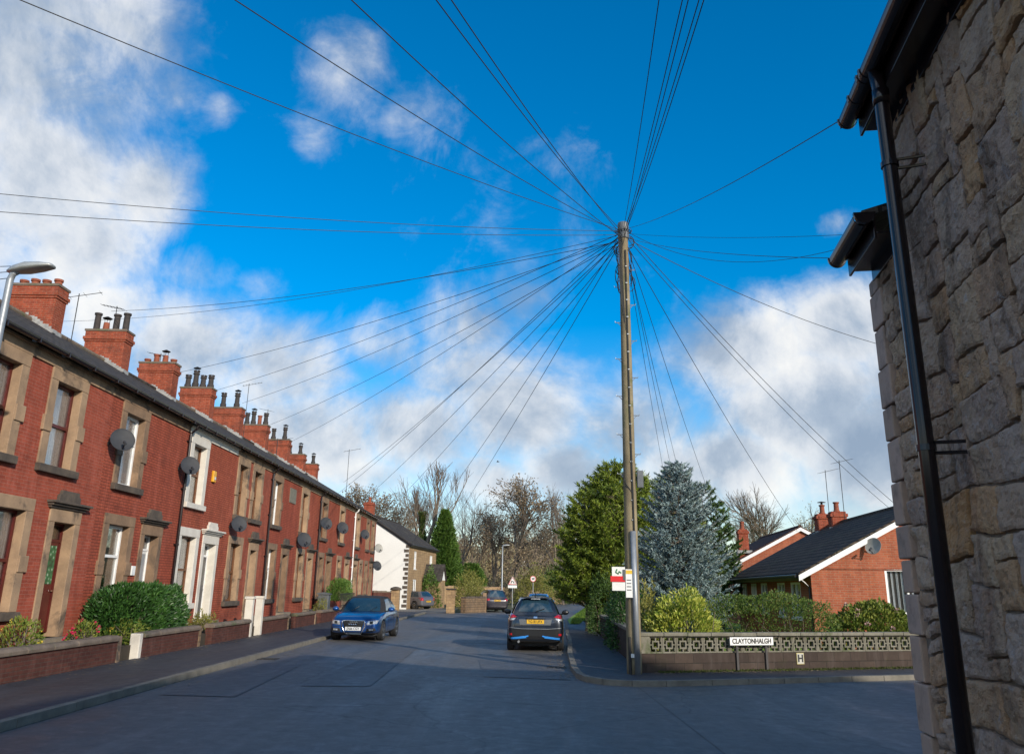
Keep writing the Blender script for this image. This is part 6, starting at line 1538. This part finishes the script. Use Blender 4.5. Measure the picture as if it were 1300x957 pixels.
bt(600, 112, 628, 'bare twiggy tree left of the brown leaved tree', 104, rad=.2, spread=.55)
bt(650, 108, 603, 'broad tree still holding brown leaves in the middle of the picture', 105, leaves=2, leafm='brownleaf', rad=.4, spread=.72, depth=6, kids=(3, 4, 4), upb=.01, lsz=.24, lenf=.70)
bt(625, 115, 645, 'lower brown leaved tree leaning on the left of the broad one', 115, leaves=2, leafm='brownleaf', rad=.25, spread=.6, lsz=.2)
bt(694, 104, 613, 'pale slender bare tree left of the big conifer', 106, rad=.2, spread=.38, upb=.12, kids=(3, 3))
bt(715, 100, 617, 'pale bare tree touching the big conifer', 107, rad=.2, spread=.40, upb=.12, kids=(3, 3))
bt(676, 125, 628, 'faint bare tree behind the broad brown tree', 108, rad=.2, spread=.5)
bt(557, 125, 612, 'faint bare tree behind the green cypress', 109, rad=.22, spread=.55, twig='twig_red')
bt(978, 80, 614, 'wide bare tree above the bungalow roofs on the right', 110, rad=.34, spread=.62, depth=6, kids=(3, 4), upb=.03, twig='twig')
bt(1030, 86, 642, 'small reddish bare tree beside the bungalow chimneys', 111, rad=.2, spread=.45, twig='twig_red', leaves=1, leafm='rustleaf', lsz=.14)
bt(955, 90, 640, 'thin bare tree left of the wide bare tree', 113, rad=.2, spread=.5)
x_, y_ = T(563, 90)
conifer(T(562, 96)[0], 96, atY(562, 648, 96).z, 2.5, 'pointed green conifer between the cottage roof and the bare trees', 'cypress', 63, n=5200, z0=.2, power=.7, topw=.015, bl=.6, bw_=.11, per=6, grp='evergreens by the cottage')
conifer(T(598, 100)[0], 100, atY(598, 716, 100).z, 2.2, 'low broad evergreen at the foot of the bank', 'cypress', 64, n=2400, z0=.1, power=.5, bl=.6, bw_=.11, per=6, grp='evergreens by the cottage')

q = atY(632, 586, 60); bd = thing('bird', 'tiny dark bird gliding in front of the cloud above the bare trees', 'bird', tuple(q))
MB().lathe([(.004, -.11), (.02, -.08), (.035, 0), (.025, .07), (.006, .13)], q, (1, .2, .05), 10).build('body', M['blackm'], bd, smooth=True)
for sg in (-1, 1): MB().extr([q+Vector((-.03, 0, 0)), q+Vector((.04, 0, 0)), q+Vector((.02, sg*.16, .06)), q+Vector((-.05, sg*.33, .03)), q+Vector((-.04, sg*.16, .06))], (0, 0, .006)).build('wing', M['blackm'], bd)

# ------------------------------------------------------------------ light and sky
SAZ, SEL = R(35), R(21)     # sun behind the camera, to the right
sv = Vector((math.sin(SAZ)*math.cos(SEL), -math.cos(SAZ)*math.cos(SEL), math.sin(SEL)))
sl = bpy.data.lights.new('sun', 'SUN'); so_ = bpy.data.objects.new('sun', sl); COL.objects.link(so_)
sl.energy = 3.3; sl.angle = R(.6); sl.color = (1, .90, .76); so_.rotation_euler = sv.to_track_quat('Z', 'Y').to_euler(); so_.location = (0, -20, 40)
w = NT('World', world=True)
tc = w.n('ShaderNodeTexCoord').outputs['Generated']
nd = w.vmath('NORMALIZE', tc, (0, 0, 0)).outputs[0]
sky = w.n('ShaderNodeTexSky', sky_type='NISHITA'); sky.sun_disc = False; sky.sun_elevation = SEL; sky.sun_rotation = math.pi-SAZ
sky.altitude = 100; sky.air_density = 1.0; sky.dust_density = .6; sky.ozone_density = 2.2
spe = w.n('ShaderNodeSeparateXYZ'); w.l(nd, spe.inputs[0]); elev = w.rng(spe.outputs[2], .02, .34, 0, 1, True)
hs_n = w.n('ShaderNodeHueSaturation'); hs_n.inputs['Saturation'].default_value = 1.25; hs_n.inputs['Value'].default_value = .84; w.l(w.mix(1., sky.outputs[0], w.mix(elev, (1.0, .96, .98), (.55, .86, 1.04)), 'MULTIPLY'), hs_n.inputs['Color'])
n1 = w.noise(nd, 3.4, 12, .62, .35); n2 = w.noise(nd, 11, 10, .66, .5)
BL = [ # px, py, radius px, weight, z squash (bigger = flatter)
 (20, 60, 240, .80, 1.0), (150, 30, 130, .66, 1), (60, 230, 175, .86, 1), (190, 240, 95, .9, 1), (110, 310, 110, .9, 1), (-150, 200, 330, .85, 1), (215, 110, 60, .5, 1),
 (450, 85, 95, .54, 1), (520, 135, 70, .44, 1.3), (400, 180, 60, .32, 1), (275, 140, 35, .35, 1), (250, 345, 75, .50, 1.2), (330, 365, 60, .38, 1.4),
 (140, 400, 110, .8, 1.3), (240, 440, 150, .9, 1.4), (360, 470, 150, .9, 1.4), (480, 440, 120, .7, 1.6), (590, 420, 120, .72, 1.5), (660, 385, 80, .5, 1.5),
 (590, 480, 150, .8, 1.3), (300, 400, 60, .5, 1.5), (400, 550, 170, .9, 1.4), (530, 540, 150, .95, 1.5), (660, 520, 170, .95, 1.4), (720, 600, 120, .9, 1.5), (620, 610, 110, .85, 1.8), (790, 540, 130, .85, 1.4), (870, 600, 130, .85, 1.5), (470, 600, 100, .7, 2),
 (950, 440, 130, 1.0, 1.3), (1070, 410, 120, 1.0, 1.3), (1020, 510, 160, 1.0, 1.4), (1120, 560, 150, 1.0, 1.3), (930, 590, 130, .9, 1.5), (1060, 285, 38, .42, 1.4), (915, 380, 40, .4, 1.5), (1200, 480, 160, 1, 1.3)]
cov = None
for (px, py, rp, wt, sq) in BL:
    c_ = ray(px, py).normalized()
    d = w.vmath('SUBTRACT', nd, tuple(c_)).outputs[0]; d = w.vmath('MULTIPLY', d, (1, 1, sq)).outputs[0]
    ln = w.n('ShaderNodeVectorMath', operation='LENGTH'); w.l(d, ln.inputs[0])
    k = w.rng(ln.outputs['Value'], rp/F*1.15, 0, 0, wt, True)
    cov = k if cov is None else w.math('MAXIMUM', cov, k)
spz = w.n('ShaderNodeSeparateXYZ'); w.l(nd, spz.inputs[0])
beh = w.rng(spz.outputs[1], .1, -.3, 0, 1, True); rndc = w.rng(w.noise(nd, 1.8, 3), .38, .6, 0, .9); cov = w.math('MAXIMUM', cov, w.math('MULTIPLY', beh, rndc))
dens = w.math('ADD', cov, w.math('MULTIPLY', w.math('SUBTRACT', n1, .5), 1.5)); dens = w.math('ADD', dens, w.math('MULTIPLY', w.math('SUBTRACT', n2, .5), .85))
alpha = w.rng(dens, .12, .86, 0, .95, True)
# cloud brightness: sample the same field a little towards the sun side (lit rims), darker deep inside
nd2 = w.vmath('ADD', nd, (-.05, 0, .07)).outputs[0]; n1b = w.noise(nd2, 3.4, 12, .62, .35)
lit = w.math('ADD', w.math('MULTIPLY', w.math('SUBTRACT', n1, n1b), 3.0), .45)
core_ = w.rng(dens, .7, 1.3, 0, .52)
lit = w.math('SUBTRACT', lit, core_); lit = w.math('ADD', lit, w.math('MULTIPLY', w.math('SUBTRACT', n2, .5), .4), None, True)
cc = w.ramp(lit, [(0, (1.45, 1.85, 2.45)), (.3, (2.1, 2.48, 3.0)), (.62, (3.7, 3.85, 4.05)), (.9, (4.7, 4.65, 4.5)), (1, (4.9, 4.8, 4.6))])
cc = w.mix(1., cc, w.mix(w.rng(spz.outputs[1], .1, -.5, 0, 1, True), (1, 1, 1), (2.3, 2.25, 2.15)), 'MULTIPLY')   # clouds behind the camera, out of view, brightened to lift the shaded faces
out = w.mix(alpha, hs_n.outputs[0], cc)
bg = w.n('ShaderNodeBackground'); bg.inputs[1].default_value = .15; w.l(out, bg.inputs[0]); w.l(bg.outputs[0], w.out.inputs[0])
S.world.cycles.sampling_method = 'MANUAL'; S.world.cycles.sample_map_resolution = 512
S.view_settings.view_transform = 'Standard'; S.view_settings.look = 'None'; S.view_settings.exposure = .5; S.view_settings.gamma = 1; S.view_settings.use_curve_mapping = False
S.cycles.max_bounces = 6; S.cycles.diffuse_bounces = 3; S.cycles.glossy_bounces = 3; S.cycles.transparent_max_bounces = 12; S.cycles.transmission_bounces = 3
S.cycles.use_denoising = True; S.cycles.sample_clamp_indirect = 6
